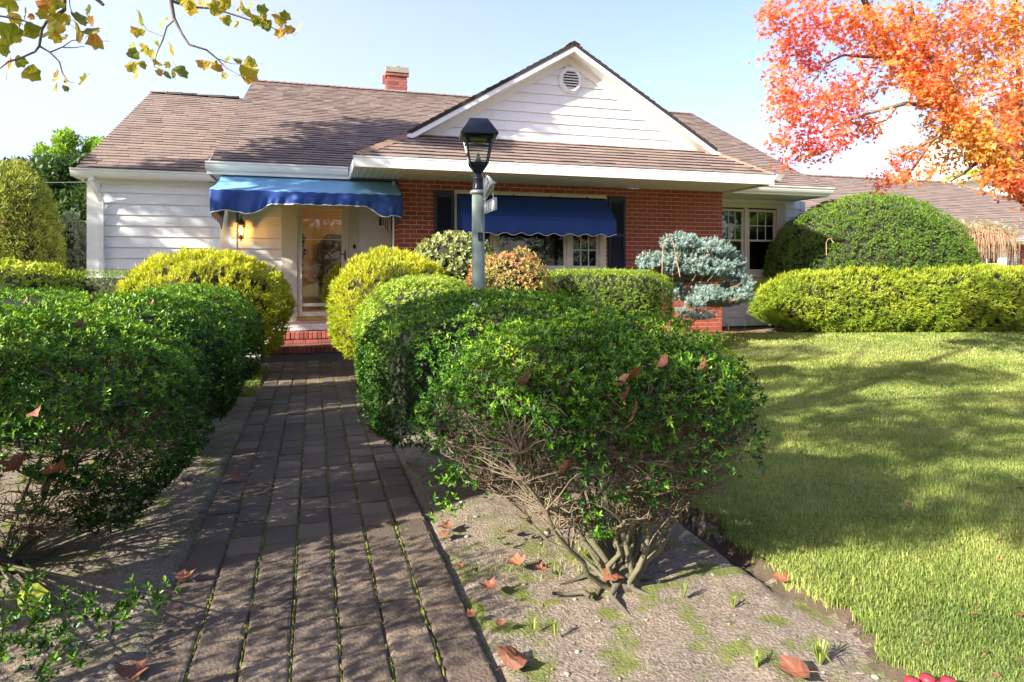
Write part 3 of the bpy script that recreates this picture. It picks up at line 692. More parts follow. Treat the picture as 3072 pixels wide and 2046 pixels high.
MB().box(E0 - .0, E0 + .03, ET + .015, -1.03, 3.035, 3.195).obj('fascia', M['white'], house); MB().box(E1 - .03, E1, ET + .015, -.98, 3.035, 3.195).obj('fascia', M['white'], house)
fb = MB(); fb.box(E0, E1, ET - .012, ET + .015, 3.035, 3.195)
fb.box(E0 - .02, E1 + .02, ET - .02, ET - .012, 3.178, 3.2); fb.obj('fascia', M['white'], house)
MB().prism([(7.76, ET - .005, 3.12), (7.80, ET - .06, 3.21), (7.93, ET - .06, 3.21), (7.90, ET - .005, 3.10)], (0, .12, 0)).obj('gutter_spout', M['white'], house)
def soffit(s0, s1, t0, t1, z, pitch=.101, mat='soffit'):
    so_ = MB().box(s0, s1, t0, t1, z + .012, z + .02).obj('soffit', M['deck'], house); n_ = int((s1 - s0) / pitch)
    me = MB().box(.004, pitch - .005, 0, t1 - t0, 0, .010).mesh('soffit_panel', M[mat])
    for i in range(n_): link('soffit_panel', me, so_, matrix=Matrix.Translation((s0 + i * pitch, t0, z)))
soffit(E0 + .03, E1 - .03, ET + .015, PB - .01, 3.06)
soffit(-1.69, .46, -1.0, -.03, 3.05, .12); soffit(7.68, 10.2, -1.0, -.03, 3.05, .12); soffit(-3.85, -1.7, .02, .165, 3.03, .2); soffit(10.5, 27, 2.03, 2.3, 2.29, .4)
# rake boards of the front gable
rk = MB(); fz = MB()
for sg in (-1, 1):
    slope = (PZ - GZ0) / 2.92
    def P(k, dz, t): return (APX + sg * k, t, PZ - .045 - slope * k + dz)
    e_ = 3.02 if sg > 0 else 3.0
    a = 0 if sg < 0 else 0
    rk.prism([P(0, 0, -1.33), P(e_, 0, -1.33), P(e_, -.11, -1.33), P(0, -.11, -1.33)], (0, .025, 0))
    rk.prism([P(0, -.10, -1.305), P(e_, -.10, -1.305), P(e_, -.115, -1.305), P(0, -.115, -1.305)], (0, .30, 0))
    fz.prism([P(0, -.115, -1.045), P(e_ - .1, -.115, -1.045), P(e_ - .1, -.255, -1.045), P(0, -.255, -1.045)], (0, .04, 0))
rk.obj('rake_board', M['white'], house); fz.obj('frieze_board', M['white'], house)
# octagonal gable vent
vt = MB(); cz, cs = 5.0, 4.41
oc = lambda r_, q: (cs + r_ * math.cos(math.pi / 8 + q * math.pi / 4), cz + r_ * 1.08 * math.sin(math.pi / 8 + q * math.pi / 4))
for (ra, rb, t0, t1) in ((.235, .19, -1.075, -1.02), (.205, .165, -1.095, -1.07)):
    for q in range(8):
        a, b, c_, d_ = oc(ra, q), oc(ra, q + 1), oc(rb, q + 1), oc(rb, q)
        vt.hexa([(a[0], t0, a[1]), (b[0], t0, b[1]), (c_[0], t0, c_[1]), (d_[0], t0, d_[1]), (a[0], t1, a[1]), (b[0], t1, b[1]), (c_[0], t1, c_[1]), (d_[0], t1, d_[1])])
vo = vt.obj('gable_vent', M['white'], house)
MB().prism([(oc(.19, q)[0], -1.03, oc(.19, q)[1]) for q in range(8)], (0, .01, 0)).obj('vent_back', M['deck'], vo)
for q in range(7):
    z = cz - .15 + q * .05; hw = .175 if abs(z - cz) < .08 else .175 - (abs(z - cz) - .08) * 1.0
    MB().hexa([(cs - hw, -1.085, z - .004), (cs + hw, -1.085, z - .004), (cs + hw, -1.04, z + .028), (cs - hw, -1.04, z + .028), (cs - hw, -1.088, z + .004), (cs + hw, -1.088, z + .004), (cs + hw, -1.043, z + .036), (cs - hw, -1.043, z + .036)]).obj('vent_slat', M['white'], vo)
# downspout at the left corner
ds = MB()
def rect_tube(mb, pts, w=.07, d=.05):
    for a, b in zip(pts[:-1], pts[1:]):
        a, b = Vector(a), Vector(b); v = b - a; x_ = Vector((1, 0, 0)) * w / 2; n_ = v.cross(Vector((1, 0, 0))).normalized() * d / 2
        if n_.y > 0: n_ = -n_
        mb.hexa([a - x_ + n_, a + x_ + n_, a + x_ - n_, a - x_ - n_, b - x_ + n_, b + x_ + n_, b + x_ - n_, b - x_ - n_])
rect_tube(ds, [(-3.60, -.05, 3.05), (-3.60, -.045, 2.98), (-3.50, .12, 2.66), (-3.50, .125, .2)]); ds.obj('downspout', M['white'], house)
# ---- windows
def window(s0, s1, z0, z1, t, units, mat='cream', casing=.07, proud=.03, sillw=True, room=True):
    """units: list of (s0, s1, z0, z1, cols, rows, meet_z or None)"""
    mb = MB(); y0, y1 = t - proud, t + .05
    mb.box(s0, s1, y0, y1, z1 - casing, z1); mb.box(s0, s0 + casing, y0, y1, z0 + casing, z1 - casing); mb.box(s1 - casing, s1, y0, y1, z0 + casing, z1 - casing)
    mb.box(s0 - .01, s1 + .01, y0 - .03, y1, z0, z0 + casing)
    units = sorted(units); 
    edges = [s0 + casing] + [v for u in units for v in (u[0] - .055, u[1] + .055)] + [s1 - casing]
    for a, b in zip(edges[0::2], edges[1::2]):
        if b - a > .004: mb.box(a, b, y0 + .006, y1, z0 + casing, z1 - casing)
    w = mb.obj('window', M[mat], house)
    for (a, b, c_, d_, cols, rows, meet) in units:
        f = MB(); k = .052; ty = t + .005
        f.box(a - k, a, ty, ty + .04, c_ - k, d_ + k); f.box(b, b + k, ty, ty + .04, c_ - k, d_ + k); f.box(a, b, ty, ty + .04, d_, d_ + k); f.box(a, b, ty, ty + .04, c_ - k, c_)
        if meet: f.box(a, b, ty - .006, ty + .045, meet - .02, meet + .02)
        f.obj('sash', M[mat], w)
        if c_ - k > z0 + casing + .004:
            MB().box(a - k, b + k, ty + .01, y1, z0 + casing, c_ - k).obj('sash_rail', M[mat], w)
        spans = [(c_, d_, cols, rows)] if not meet else [(c_, meet - .02, 1, 1), (meet + .02, d_, cols, rows)]
        for (p0, p1, cc, rr) in spans:
            cw_, rh = (b - a) / cc, (p1 - p0) / rr
            for i in range(cc):
                for j in range(rr):
                    MB().box(a + i * cw_, a + (i + 1) * cw_, ty + .018, ty + .023, p0 + j * rh, p0 + (j + 1) * rh).obj('pane', M['glass'], w)
            for i in range(1, cc): MB().box(a + i * cw_ - .009, a + i * cw_ + .009, ty + .006, ty + .017, p0, p1).obj('muntin', M[mat], w)
            for j in range(1, rr): MB().box(a, b, ty + .004, ty + .0175, p0 + j * rh - .009, p0 + j * rh + .009).obj('muntin', M[mat], w)
    return w
window(2.25, 5.14, 1.44, 2.90, PB, [(2.43, 2.90, 1.59, 2.76, 3, 4, None), (3.08, 4.305, 1.59, 2.76, 1, 1, None), (4.49, 4.955, 1.59, 2.76, 3, 4, None)], casing=.10)
window(8.06, 9.93, 1.36, 2.98, 0, [(8.34, 8.83, 1.53, 2.79, 3, 2, 2.16), (9.03, 9.66, 1.53, 2.79, 3, 2, 2.16)], casing=.11, proud=.035)
def room(s0, s1, t0, t1, z0, z1, mat, name='room'):
    mb = MB(); k = .03
    mb.box(s0, s1, t1, t1 + k, z0, z1); mb.box(s0 - k, s0, t0, t1, z0, z1); mb.box(s1, s1 + k, t0, t1, z0, z1); mb.box(s0, s1, t0, t1, z0 - k, z0); mb.box(s0, s1, t0, t1, z1, z1 + k)
    return mb.obj(name, M[mat], house)
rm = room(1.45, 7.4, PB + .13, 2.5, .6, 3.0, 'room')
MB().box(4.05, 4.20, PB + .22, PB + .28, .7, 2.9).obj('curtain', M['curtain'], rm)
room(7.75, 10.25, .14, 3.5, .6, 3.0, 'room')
hl = room(-.95, 1.1, .14, 3.2, .63, 2.95, 'hall', 'hallway')
MB().lathe([(0, -.1), (.09, -.06), (.12, 0), (.09, .06), (0, .1)], (.72, 1.6, 2.74), 12).obj('added_hall_globe', M['hallglow'], hl, smooth=True)  # unseen glowing globe added to warm and brighten the hallway
MB().box(.16, .62, 2.9, 3.19, .66, 2.30).obj('hall_cabinet', M['darkwood'], hl); MB().box(-.02, .16, 2.95, 3.19, .66, 2.12).obj('hall_cabinet', M['darkwood'], hl)
mb = MB()
for q in range(7): mb.lathe([(.0, -.06), (.055 + .02 * (q % 2), -.02), (.05, .03), (0, .06)], (-.34 + .02 * (q % 3), .45, 1.75 + q * .07), 8)
mb.obj('hanging_decoration', M['darkwood'], hl, smooth=True)
mb = MB(); mb.tube([(-.33, .45, 1.0 + .06 * q) if q % 2 else (-.30, .47, 1.0 + .06 * q) for q in range(14)], .012, 6); mb.obj('plant_stem', M['darkwood'], hl)
# ---- storm door
fr = MB(); fr.box(-.655, -.475, -.045, 0, .58, 2.93); fr.box(-.475, -.39, -.055, .10, .60, 2.82); fr.box(.50, .535, -.055, .10, .60, 2.82); fr.box(.535, .66, -.045, 0, .58, 2.93); fr.box(-.475, .535, -.05, 0, 2.74, 2.93)
fr.box(-.60, .60, -.075, -.0, .585, .612)
fr.obj('door_frame', M['cream'], house)
MB().box(-.40, .50, -.09, .11, .612, .668).obj('threshold', pm('varnished_threshold', (.42, .30, .10), (.34, .24, .08), 6, .5), house)
door = MB(); y0, y1 = -.035, .005
door.box(-.385, -.305, y0, y1, .68, 2.72); door.box(.375, .49, y0, y1, .68, 2.72); door.box(-.305, .375, y0, y1, 2.62, 2.72); door.box(-.305, .375, y0, y1, .68, .765)
door.box(-.305, .375, y0 + .004, y1, .86, .915)
dr = door.obj('door', M['cream'], house); bevel(dr, .004)
MB().box(-.303, .373, -.018, -.014, .765, .86).obj('pane', M['doorglass'], dr); MB().box(-.303, .373, -.018, -.014, .915, 2.06).obj('pane', M['doorglass'], dr); MB().box(-.303, .373, -.010, -.006, 2.06, 2.62).obj('pane', M['doorglass'], dr)
MB().box(-.303, .373, -.020, -.006, 2.052, 2.068).obj('door_rail', M['cream'], dr)
h = MB(); h.box(.425, .45, -.045, -.035, 1.68, 1.87); h.tube([(.437, -.05, 1.80), (.437, -.085, 1.80), (.39, -.09, 1.80), (.34, -.085, 1.80)], .009, 8); h.obj('door_handle', M['blk'], dr)
h = MB(); h.lathe([(0, -.045), (.022, -.03), (.026, 0), (.022, .03), (0, .045)], (.60, -.055, 1.94), 10); h.obj('doorbell', M['blk'], house, smooth=True)
# inner sill trim white line under door handled by siding course above
# ---- shutters
def shutter(s0, s1, z0, z1):
    mb = MB(); t0, t1 = PB - .045, PB - .003; b = .045
    mb.box(s0, s0 + b, t0, t1, z0, z1); mb.box(s1 - b, s1, t0, t1, z0, z1); mb.box(s0 + b, s1 - b, t0, t1, z1 - .07, z1); mb.box(s0 + b, s1 - b, t0, t1, z0, z0 + .08); mb.box(s0 + b, s1 - b, t0, t1, (z0 + z1) / 2 - .03, (z0 + z1) / 2 + .03)
    mb.box(s0 + b, s1 - b, t1 - .006, t1 - .002, z0 + .08, z1 - .07)
    so_ = mb.obj('shutter', M['shutter'], house)
    me = MB().hexa([(0, -.022, -.004), (s1 - s0 - 2 * b, -.022, -.004), (s1 - s0 - 2 * b, 0, .028), (0, 0, .028), (0, -.026, .004), (s1 - s0 - 2 * b, -.026, .004), (s1 - s0 - 2 * b, -.004, .036), (0, -.004, .036)]).mesh('shutter_slat', M['shutter'])
    z = z0 + .09
    while z < z1 - .11:
        if not ((z0 + z1) / 2 - .06 < z < (z0 + z1) / 2 + .03): link('shutter_slat', me, so_, matrix=Matrix.Translation((s0 + b, t1 - .008, z)))
        z += .044
shutter(1.90, 2.235, 1.42, 2.895); shutter(5.19, 5.535, 1.42, 2.895)
# ---- chimney
ch = MB().box(1.83, 2.36, 5.95, 6.45, 5.6, 6.98).obj('chimney', M['mortar'], house); z = 5.98; k = 0
while z < 6.93:
    a = 1.82 - (0 if k % 2 else .1); ex = .0 if z < 6.78 else .035
    while a < 2.36:
        u, v = max(a, 1.82 - ex), min(a + .2, 2.37 + ex)
        if v - u > .03: brick_geo(MB(), v - u, .066, .1).obj('brick', M['brick_old'], ch, matrix=Matrix.Translation((u, 5.935 - ex, z)))
        a += .21
    q = MB().box(1.815 - ex, 1.83, 5.95 - ex, 6.46, z, z + .066); q.cur = 0; q.obj('brick', M['brick_old'], ch)
    z += .078; k += 1
cp = MB(); cp.box(1.775, 2.415, 5.88, 6.52, 6.93, 7.02); cp.box(1.79, 2.40, 5.90, 6.50, 7.02, 7.08); cp.lathe([(.13, 7.08), (.12, 7.16), (.09, 7.17)], (2.1, 6.2, 0), 14); cp.obj('chimney_cap', M['concrete'], ch); MB().box(1.80, 2.39, 5.92, 5.935, 5.7, 5.975).obj('flashing', M['pewter'], ch)
MB().box(1.70, 1.78, 6.0, 6.06, 6.62, 6.86).obj('vent_pipe', M['brick_old'], ch)
# ---- right wing wall behind the shrubs
r2 = MB(); wallbox(r2, 10.5, 27.0, -.5, 2.42, 2.31, 2.4, [(17.9, 19.7, 1.1, 2.1)]); r2o = r2.obj('right_wing_wall', M['mortar'], house)
q = MB(); q.box(26.9, 27.0, 2.4, 11.4, -.5, 2.42); q.box(10.5, 27, 11.3, 11.4, -.5, 2.42); q.obj('back_wall', M['white'], house)
rb = MB(); z = 1.0; k = 0
while z < 2.34:
    a = 16.8 - (.1 if k % 2 else 0)
    while a < 26.8:
        if not (a + .2 > 17.75 and a < 19.85): rb.cur = random.random(); rb.box(a, a + .2, 2.295, 2.32, z, z + .068)
        a += .2105
    z += .0785; k += 1
rb.obj('bricks', M['brick'], r2o, kind='stuff')
window(17.80, 19.62, 1.2, 2.2, 2.30, [(18.02, 19.30, 1.36, 2.06, 3, 2, None)], mat='white', casing=.1); room(17.0, 20.5, 2.45, 4.5, .8, 2.35, 'room')
sh2 = MB().box(19.70, 20.12, 2.24, 2.29, 1.1, 2.15).obj('shutter', M['shutter'], house)
for q in range(20): MB().box(19.75, 20.07, 2.225, 2.24, 1.15 + q * .049, 1.175 + q * .049).obj('shutter_slat', pm('shutter_slat_grey', (.15, .16, .18)) if q == 0 else bpy.data.materials['shutter_slat_grey'], sh2)

HM = Matrix.Translation((OX, OY, 0)) @ Matrix.Rotation(TH, 4, 'Z')   # house frame for things placed against it
def hempty(name, s, t, z, label, cat, group=None):
    x, y = W(s, t); return empty(name, (x, y, z), label, cat, group, TH)
# ------------------------------------------------------------------ front steps
st = hempty('brick_steps', 0, 0, 0, 'two worn red brick steps in front of the storm door', 'steps')
b = MB(); b.box(-.95, .72, -.775, -.02, -.1, .105); b.box(-.94, .71, -.765, -.02, .105, .215); b.box(-.85, .64, -.435, -.02, .215, .43); b.obj('step_core', M['found'], st)
def rowlock(s0, s1, t, z0, H, D, w=.062):
    me = [brick_geo(MB(), w + random.uniform(-.002, .002), H, D, .005).mesh('brick', M['brick_step']) for _ in range(3)]; s = s0
    while s < s1 - .04: link('brick', random.choice(me), st, matrix=Matrix.Translation((s, t + random.uniform(-.004, .004), z0 + random.uniform(-.003, .003))) @ Matrix.Rotation(random.gauss(0, .012), 4, 'X')); s += w + .0115
rowlock(-.95, .72, -.80, .118, .112, .2); rowlock(-.85, .64, -.455, .325, .112, .2)
def stretch(s0, s1, t, z, H=.065, D=.1):
    s = s0; me = brick_geo(MB(), .195, H, D, .004).mesh('brick', M['brick_step'])
    while s < s1 - .1: link('brick', me, st, matrix=Matrix.Translation((s, t, z))); s += .207
stretch(-.85, .60, -.440, .245); stretch(-.93, .70, -.772, .035); 
for tt in (-.595,): stretch(-.93, .70, tt, .163, .065, .13)
for s_ in np.arange(-.84, .6, .2065): link('brick', brick_geo(MB(), .195, .06, .2, .004).mesh('brick', M['brick_step']), st, matrix=Matrix.Translation((s_, -.25, .372)))

# ------------------------------------------------------------------ awnings
def awning_cloth(grid, name, mat, parent):
    V = np.array(grid, float); a, b_, _ = V.shape; F = [[i * b_ + j, (i + 1) * b_ + j, (i + 1) * b_ + j + 1, i * b_ + j + 1] for i in range(a - 1) for j in range(b_ - 1)]
    o = link(name, np_mesh(name, V.reshape(-1, 3), np.array(F), mat, smooth=True), parent); sd = o.modifiers.new('thick', 'SOLIDIFY'); sd.thickness = .004; return o
aw = hempty('door_awning', 0, 0, 0, 'blue canvas awning with deep curved valance over the front door', 'awning')
S0, S1 = -1.62, 1.275; AT, AZ = -1.50, 2.735
ns = 120; ss = np.linspace(S0, S1, ns)
def crease(x): return .012 * math.sin(x * 6.1 + .5) + .010 * math.sin(x * 13.7) + .006 * math.sin(x * 29 + 1)
top = []
for s_ in ss:
    u = (s_ - S0) / (S1 - S0); row = []
    for v in np.linspace(0, 1, 10):
        s2 = s_ + (1 - v) * (.10 * (1 - u) - .03 * u); t_ = -.93 + (AT + .93) * v; z_ = 3.035 + (AZ - 3.035) * v
        sag = -.018 * math.sin(math.pi * v) * (1 + .6 * math.sin(u * 12.5))
        row.append((s2, t_, z_ + sag + .006 * math.sin(s_ * 15 + v * 2) * v))
    top.append(row)
awning_cloth(top, 'canopy', M['bluelit'], aw)  # top cloth takes the sunlit copy of the blue
VX = [-1.64, -1.55, -1.36, -1.24, -1.12, -1.0, -.90, -.82, -.74, -.3, .2, .72, .80, .88, .95, 1.03, 1.12, 1.20, 1.28]
VZ = [2.365, 2.40, 2.43, 2.40, 2.375, 2.375, 2.43, 2.50, 2.535, 2.54, 2.54, 2.535, 2.50, 2.42, 2.375, 2.37, 2.40, 2.40, 2.37]
val = []; pip = []
for s_ in ss:
    zb = np.interp(s_, VX, VZ); row = []
    for v in np.linspace(0, 1, 9):
        fold = (.034 * math.sin(s_ * 9.3 + v * 1.2) + .024 * math.sin(s_ * 21 + 2 * math.sin(s_ * 3) + v * 2) + .012 * math.sin(s_ * 47 + v * 3) * (v > .5)) * v ** .7
        row.append((s_ + .012 * math.sin(s_ * 14) * v, AT - .006 + fold - .02 * v, AZ + (zb - AZ) * v + .004 * math.sin(s_ * 30)))
    val.append(row); pip.append(row[-1])
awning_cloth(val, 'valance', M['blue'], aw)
MB().tube(pip, .009, 5).obj('piping', M['pipe'], aw, smooth=True)
for s_, sg in ((S0, -1), (S1, 1)):
    side = []; n_ = 16
    for i in range(n_ * 3 + 1):
        f = i / (n_ * 3); t_ = AT + (-.02 - AT) * f; zt = 3.035 if t_ > -.93 else AZ + (3.035 - AZ) * (t_ - AT) / (-.93 - AT); zt = min(zt, 3.03)
        sc = .045 * abs(math.sin(f * math.pi * 11)); zb = 2.37 + (2.20 - 2.37) * f + sc
        side.append([(s_ + .015 * math.sin(f * 9 + v * 2) * v + (.10 * (f if f < .35 else .35) / .35 * (1 - v) * (1 if sg < 0 else -.2)), t_, zt + (zb - zt) * v) for v in np.linspace(0, 1, 6)])
    awning_cloth(side, 'side_panel', M['blue'], aw)
MB().tube([(S0 + .02, AT + .01, AZ - .01), (S1 - .02, AT + .01, AZ - .01)], .014, 8).obj('frame_bar', M['white'], aw)
for s_ in (-1.24, 1.19):
    tt = -1.42 if s_ < 0 else -1.05
    g = MB(); g.tube([(s_, tt, .02 if s_ > 0 else .0), (s_, tt, 2.52 if s_ < 0 else 3.02)], .016, 8); g.obj('support_pole', M['white'], aw, smooth=True)
g = MB(); g.tube([(-1.24, -1.42, 2.50), (-1.24, -1.42, 2.24)], .026, 8); g.obj('crank_box', M['blk'], aw)

aw2 = hempty('window_awning', 0, 0, 0, 'dark blue canvas awning with scalloped valance over the picture window', 'awning')
A0, A1 = 2.29, 5.12; BT, BZ = -1.50, 2.40
ss = np.linspace(A0, A1, 140); top = []; val = []; pip = []
for s_ in ss:
    top.append([(s_, PB - .03 + (BT - PB + .03) * v, 2.845 + (BZ - 2.845) * v - .012 * math.sin(math.pi * v)) for v in np.linspace(0, 1, 8)])
    zb = 2.145 + .022 * math.cos((s_ - A0) / (A1 - A0) * 2 * math.pi * 9.5 + math.pi) - .012
    row = [(s_, BT - .004 + (.010 * math.sin(s_ * 11 + v) + .020 * math.sin(s_ * 23) * max(0, (s_ - 4.2))) * v, BZ + (zb - BZ) * v) for v in np.linspace(0, 1, 7)]
    val.append(row); pip.append(row[-1])
awning_cloth(top, 'canopy', M['blue'], aw2); awning_cloth(val, 'valance', M['blue'], aw2); MB().tube(pip, .007, 5).obj('piping', M['pipe'], aw2, smooth=True)
for s_ in (A0, A1):
    side = []
    for f in np.linspace(0, 1, 24):
        t_ = BT + (PB - .03 - BT) * f; zt = BZ + (2.845 - BZ) * f; zb = 2.14 + .03 * abs(math.sin(f * math.pi * 3))
        side.append([(s_ + .006 * math.sin(f * 8) * v, t_, zt + (zb - zt) * v) for v in np.linspace(0, 1, 5)])
    awning_cloth(side, 'side_panel', M['blue'], aw2)
MB().box(A0 - .03, A1 + .02, PB - .05, PB - .004, 2.85, 2.885).obj('head_rail', M['cream'], aw2)
for f in (.1, .36, .61, .86): MB().box(A0 + (A1 - A0) * f, A0 + (A1 - A0) * f + .03, PB - .07, PB - .04, 2.83, 2.862).obj('bracket', M['blk'], aw2)

# ------------------------------------------------------------------ wall lantern, flag
wl = hempty('wall_lantern', -1.30, -.24, 2.19, 'lit brass wall lantern left of the front door under the awning', 'lantern')
b = MB(); sq = math.pi / 4
b.lathe([(.012, .24), (.018, .22), (.012, .20), (.03, .19), (.05, .15), (.095, .10), (.10, .085)], (0, 0, 0), 4, sq); b.obj('lantern_roof', M['brass'], wl)
b = MB()
for a in range(4):
    an = sq + a * math.pi / 2; b.tube([(.088 * math.cos(an), .088 * math.sin(an), .085), (.05 * math.cos(an), .05 * math.sin(an), -.12)], .006, 4)
b.lathe([(.055, -.115), (.03, -.145), (.012, -.16), (.016, -.18), (.0, -.20)], (0, 0, 0), 8); b.lathe([(.02, -.12), (.02, -.07), (.0, -.07)], (0, 0, 0), 8)
b.tube([(0, .0, .20), (0, .06, .24), (0, .14, .18), (0, .22, .12)], .009, 6); b.lathe([(.05, -.04), (.05, .06)], (0, .21, .10), 10); b.obj('lantern_frame', M['brass'], wl)
MB().lathe([(.006, -.07), (.026, -.03), (.024, .02), (.004, .06)], (0, 0, 0), 10).obj('bulb', M['bulb'], wl, smooth=True)
b = MB()
for a in range(4):
    a0, a1 = sq + a * math.pi / 2, sq + (a + 1) * math.pi / 2
    b.add([(.084 * math.cos(a0), .084 * math.sin(a0), .083), (.084 * math.cos(a1), .084 * math.sin(a1), .083), (.047 * math.cos(a1), .047 * math.sin(a1), -.118), (.047 * math.cos(a0), .047 * math.sin(a0), -.118)], [(0, 1, 2, 3)])
b.obj('lantern_glass', M['ambershade'], wl)
fl = hempty('small_flag', 1.04, -.62, 2.42, 'small red and white striped flag hanging at the right end of the door awning', 'flag')
for k in range(7):
    b = MB(); x = k * .018; b.prism([(x, .002 * (k % 2), 0), (x + .018, .002 * ((k + 1) % 2), -.01), (x + .018, .002 * ((k + 1) % 2), -.26 + .03 * abs(k - 5)), (x, .002 * (k % 2), -.24 + .03 * abs(k - 5))], (0, .002, 0)); b.obj('stripe', M['flagred' if k % 2 else 'flagwhite'], fl)
MB().box(-.05, .0, 0, .003, -.13, 0).obj('canton', M['flagblue'], fl); MB().tube([(-.08, .01, .01), (.14, .01, .01)], .005, 5).obj('pole', M['brass'], fl)

# ------------------------------------------------------------------ lamp post with lantern and number sign
LX, LY = -.303, 6.0
lp = empty('lamp_post', (LX, LY, gz(LX, LY)), 'green weathered round post with a black lantern on top among the clipped hedges', 'lamp post')
b = MB(); b.lathe([(.060, -.1), (.0585, 1.0), (.057, 2.19)], (0, 0, 0), 24); b.obj('post', M['post'], lp, smooth=True)
b = MB(); b.lathe([(.057, 2.185), (.073, 2.19), (.076, 2.205), (.070, 2.22), (.057, 2.225)], (0, 0, 0), 24); b.obj('collar_ring', M['pewter'], lp, smooth=True)
b = MB(); b.lathe([(.054, 2.225), (.056, 2.24), (.05, 2.25), (.05, 2.32), (.054, 2.33), (.048, 2.34), (.034, 2.355), (.03, 2.375)], (0, 0, 0), 24); b.obj('fitter', M['blk'], lp, smooth=True)
Z0 = 2.375; ry = .13
def ring(r, z): return [(r * math.cos(ry + sq + a * math.pi / 2) * 1.0, r * math.sin(ry + sq + a * math.pi / 2), z) for a in range(4)]
def ringmesh(rr, name, mat):
    b = MB(); V = [p_ for r_, z in rr for p_ in ring(r_ * math.sqrt(2), z)]
    F = [(i * 4 + k, i * 4 + (k + 1) % 4, (i + 1) * 4 + (k + 1) % 4, (i + 1) * 4 + k) for i in range(len(rr) - 1) for k in range(4)] + [(3, 2, 1, 0), tuple(range(len(V) - 4, len(V)))]
    o = b.add(V, F).obj(name, mat, lp); return bevel(o, .003)
ringmesh([(.030, Z0), (.055, Z0 + .035), (.082, Z0 + .075), (.085, Z0 + .09)], 'lantern_base', M['blk'])
ringmesh([(.162, Z0 + .325), (.168, Z0 + .34), (.162, Z0 + .35), (.082, Z0 + .475), (.078, Z0 + .482)], 'lantern_roof', M['blk'])
ringmesh([(.050, Z0 + .484), (.046, Z0 + .488)], 'solar_panel', M['shutter'])
b = MB(); r0, r1, z0, z1 = .078 * math.sqrt(2), .126 * math.sqrt(2), Z0 + .088, Z0 + .33
for a in range(4):
    p0 = Vector(ring(r0, z0)[a]); p1 = Vector(ring(r1, z1)[a]); b.tube([p0, p1], .009, 4)
    q0, q1 = Vector(ring(r0, z0)[(a + 1) % 4]), Vector(ring(r1, z1)[(a + 1) % 4])
    b.tube([p0, q0], .010, 4); b.tube([p1 - (p1 - p0) * .08, q1 - (q1 - q0) * .08], .014, 4); b.tube([p0.lerp(p1, .74), q0.lerp(q1, .74)], .006, 4)
b.obj('lantern_frame', M['blk'], lp)
for a in range(4):
    A_, B_ = ring(r0 * .98, z0), ring(r1 * .98, z1); MB().add([A_[a], A_[(a + 1) % 4], B_[(a + 1) % 4], B_[a]], [(0, 1, 2, 3)]).obj('pane', M['lampglass'], lp)
MB().lathe([(.08, Z0 + .315), (.075, Z0 + .29), (.05, Z0 + .27), (.0, Z0 + .262)], (0, 0, 0), 16).obj('reflector', M['dim'], lp, smooth=True)
MB().lathe([(.035, Z0 + .09), (.012, Z0 + .17), (.0, Z0 + .19)], (0, 0, 0), 10).obj('bulb_cone', M['grey'], lp, smooth=True)
b = MB(); b.box(-.005, .037, -.066, -.03, 1.77, 1.84, Matrix.Rotation(.1, 4, 'Z')); ob_ = b.obj('outlet_box', M['blk'], lp)
for z in (1.79, 1.815): MB().lathe([(.007, 0), (.006, .004)], (0, 0, 0), 8).obj('outlet', M['brass'], ob_, matrix=Matrix.Translation((.022, -.066, z)) @ Matrix.Rotation(math.pi / 2, 4, 'X'))
# number sign hung from a bracket that points out towards the walk
sa = Vector((.14, -.52, 0)).normalized(); snn = Vector((sa.y, -sa.x, 0)); snn = -snn if snn.x > 0 else snn
SM = Matrix(((sa.x, snn.x, 0, .05), (sa.y, snn.y, 0, -.045), (0, 0, 1, 0), (0, 0, 0, 1)))   # x along plate, y out of its left face
def sgn(mb, name, mat, **k): return mb.obj(name, mat, sg_, **k)
sg_ = bpy.data.objects.new('number_sign', None); COL.objects.link(sg_); sg_.matrix_basis = Matrix.Translation((LX, LY, 0)) @ SM
set_props(sg_, 'pewter house number plate with cattails and a bird hung on the lamp post', 'sign')
sgn(MB().box(0, .46, -.006, .002, 2.01, 2.10), 'plate', M['signface'])
b = MB(); b.box(-.004, .464, -.008, .008, 2.003, 2.012); b.box(-.004, .464, -.008, .008, 2.098, 2.106); b.box(.460, .468, -.008, .008, 2.003, 2.106); b.box(-.008, 0, -.008, .008, 2.003, 2.106); sgn(b, 'plate_frame', M['pewter'])
for k, ch_ in enumerate('1110'):
    fc = bpy.data.curves.new('digit', 'FONT'); fc.body = ch_; fc.size = .105; fc.extrude = .004; fc.align_x = 'CENTER'; fc.offset = .0015
    fo = bpy.data.objects.new('tmp', fc); COL.objects.link(fo); bpy.context.view_layer.update()
    me = bpy.data.meshes.new_from_object(fo.evaluated_get(bpy.context.evaluated_depsgraph_get())); me.materials.clear(); me.materials.append(M['pipe']); bpy.data.objects.remove(fo)
    link('digit', me, sg_, matrix=Matrix(((1, 0, 0, .09 + .095 * k), (0, 0, 1, .006), (0, 1, 0, 2.018), (0, 0, 0, 1))))
b = MB()
for k, (dx, hh) in enumerate(((0, .20), (.03, .155), (.07, .215), (.10, .16))): b.tube([(.03 + dx * .5, 0, 2.12), (.04 + dx, 0, 2.12 + hh * .55), (.04 + dx * 1.3, 0, 2.12 + hh)], [.004, .010, .012], 6)
sgn(b, 'cattails', M['pewter'])
b = MB(); b.tube([(-.02, 0, 2.135), (.08, 0, 2.155), (.2, 0, 2.20), (.32, 0, 2.235), (.42, 0, 2.23), (.47, 0, 2.225)], [.004, .011, .02, .024, .012, .004], 8)
b.tube([(.33, 0, 2.24), (.30, .02, 2.29), (.28, .04, 2.315)], [.02, .015, .003], 6); sgn(b, 'bird', M['pewter'], smooth=True)
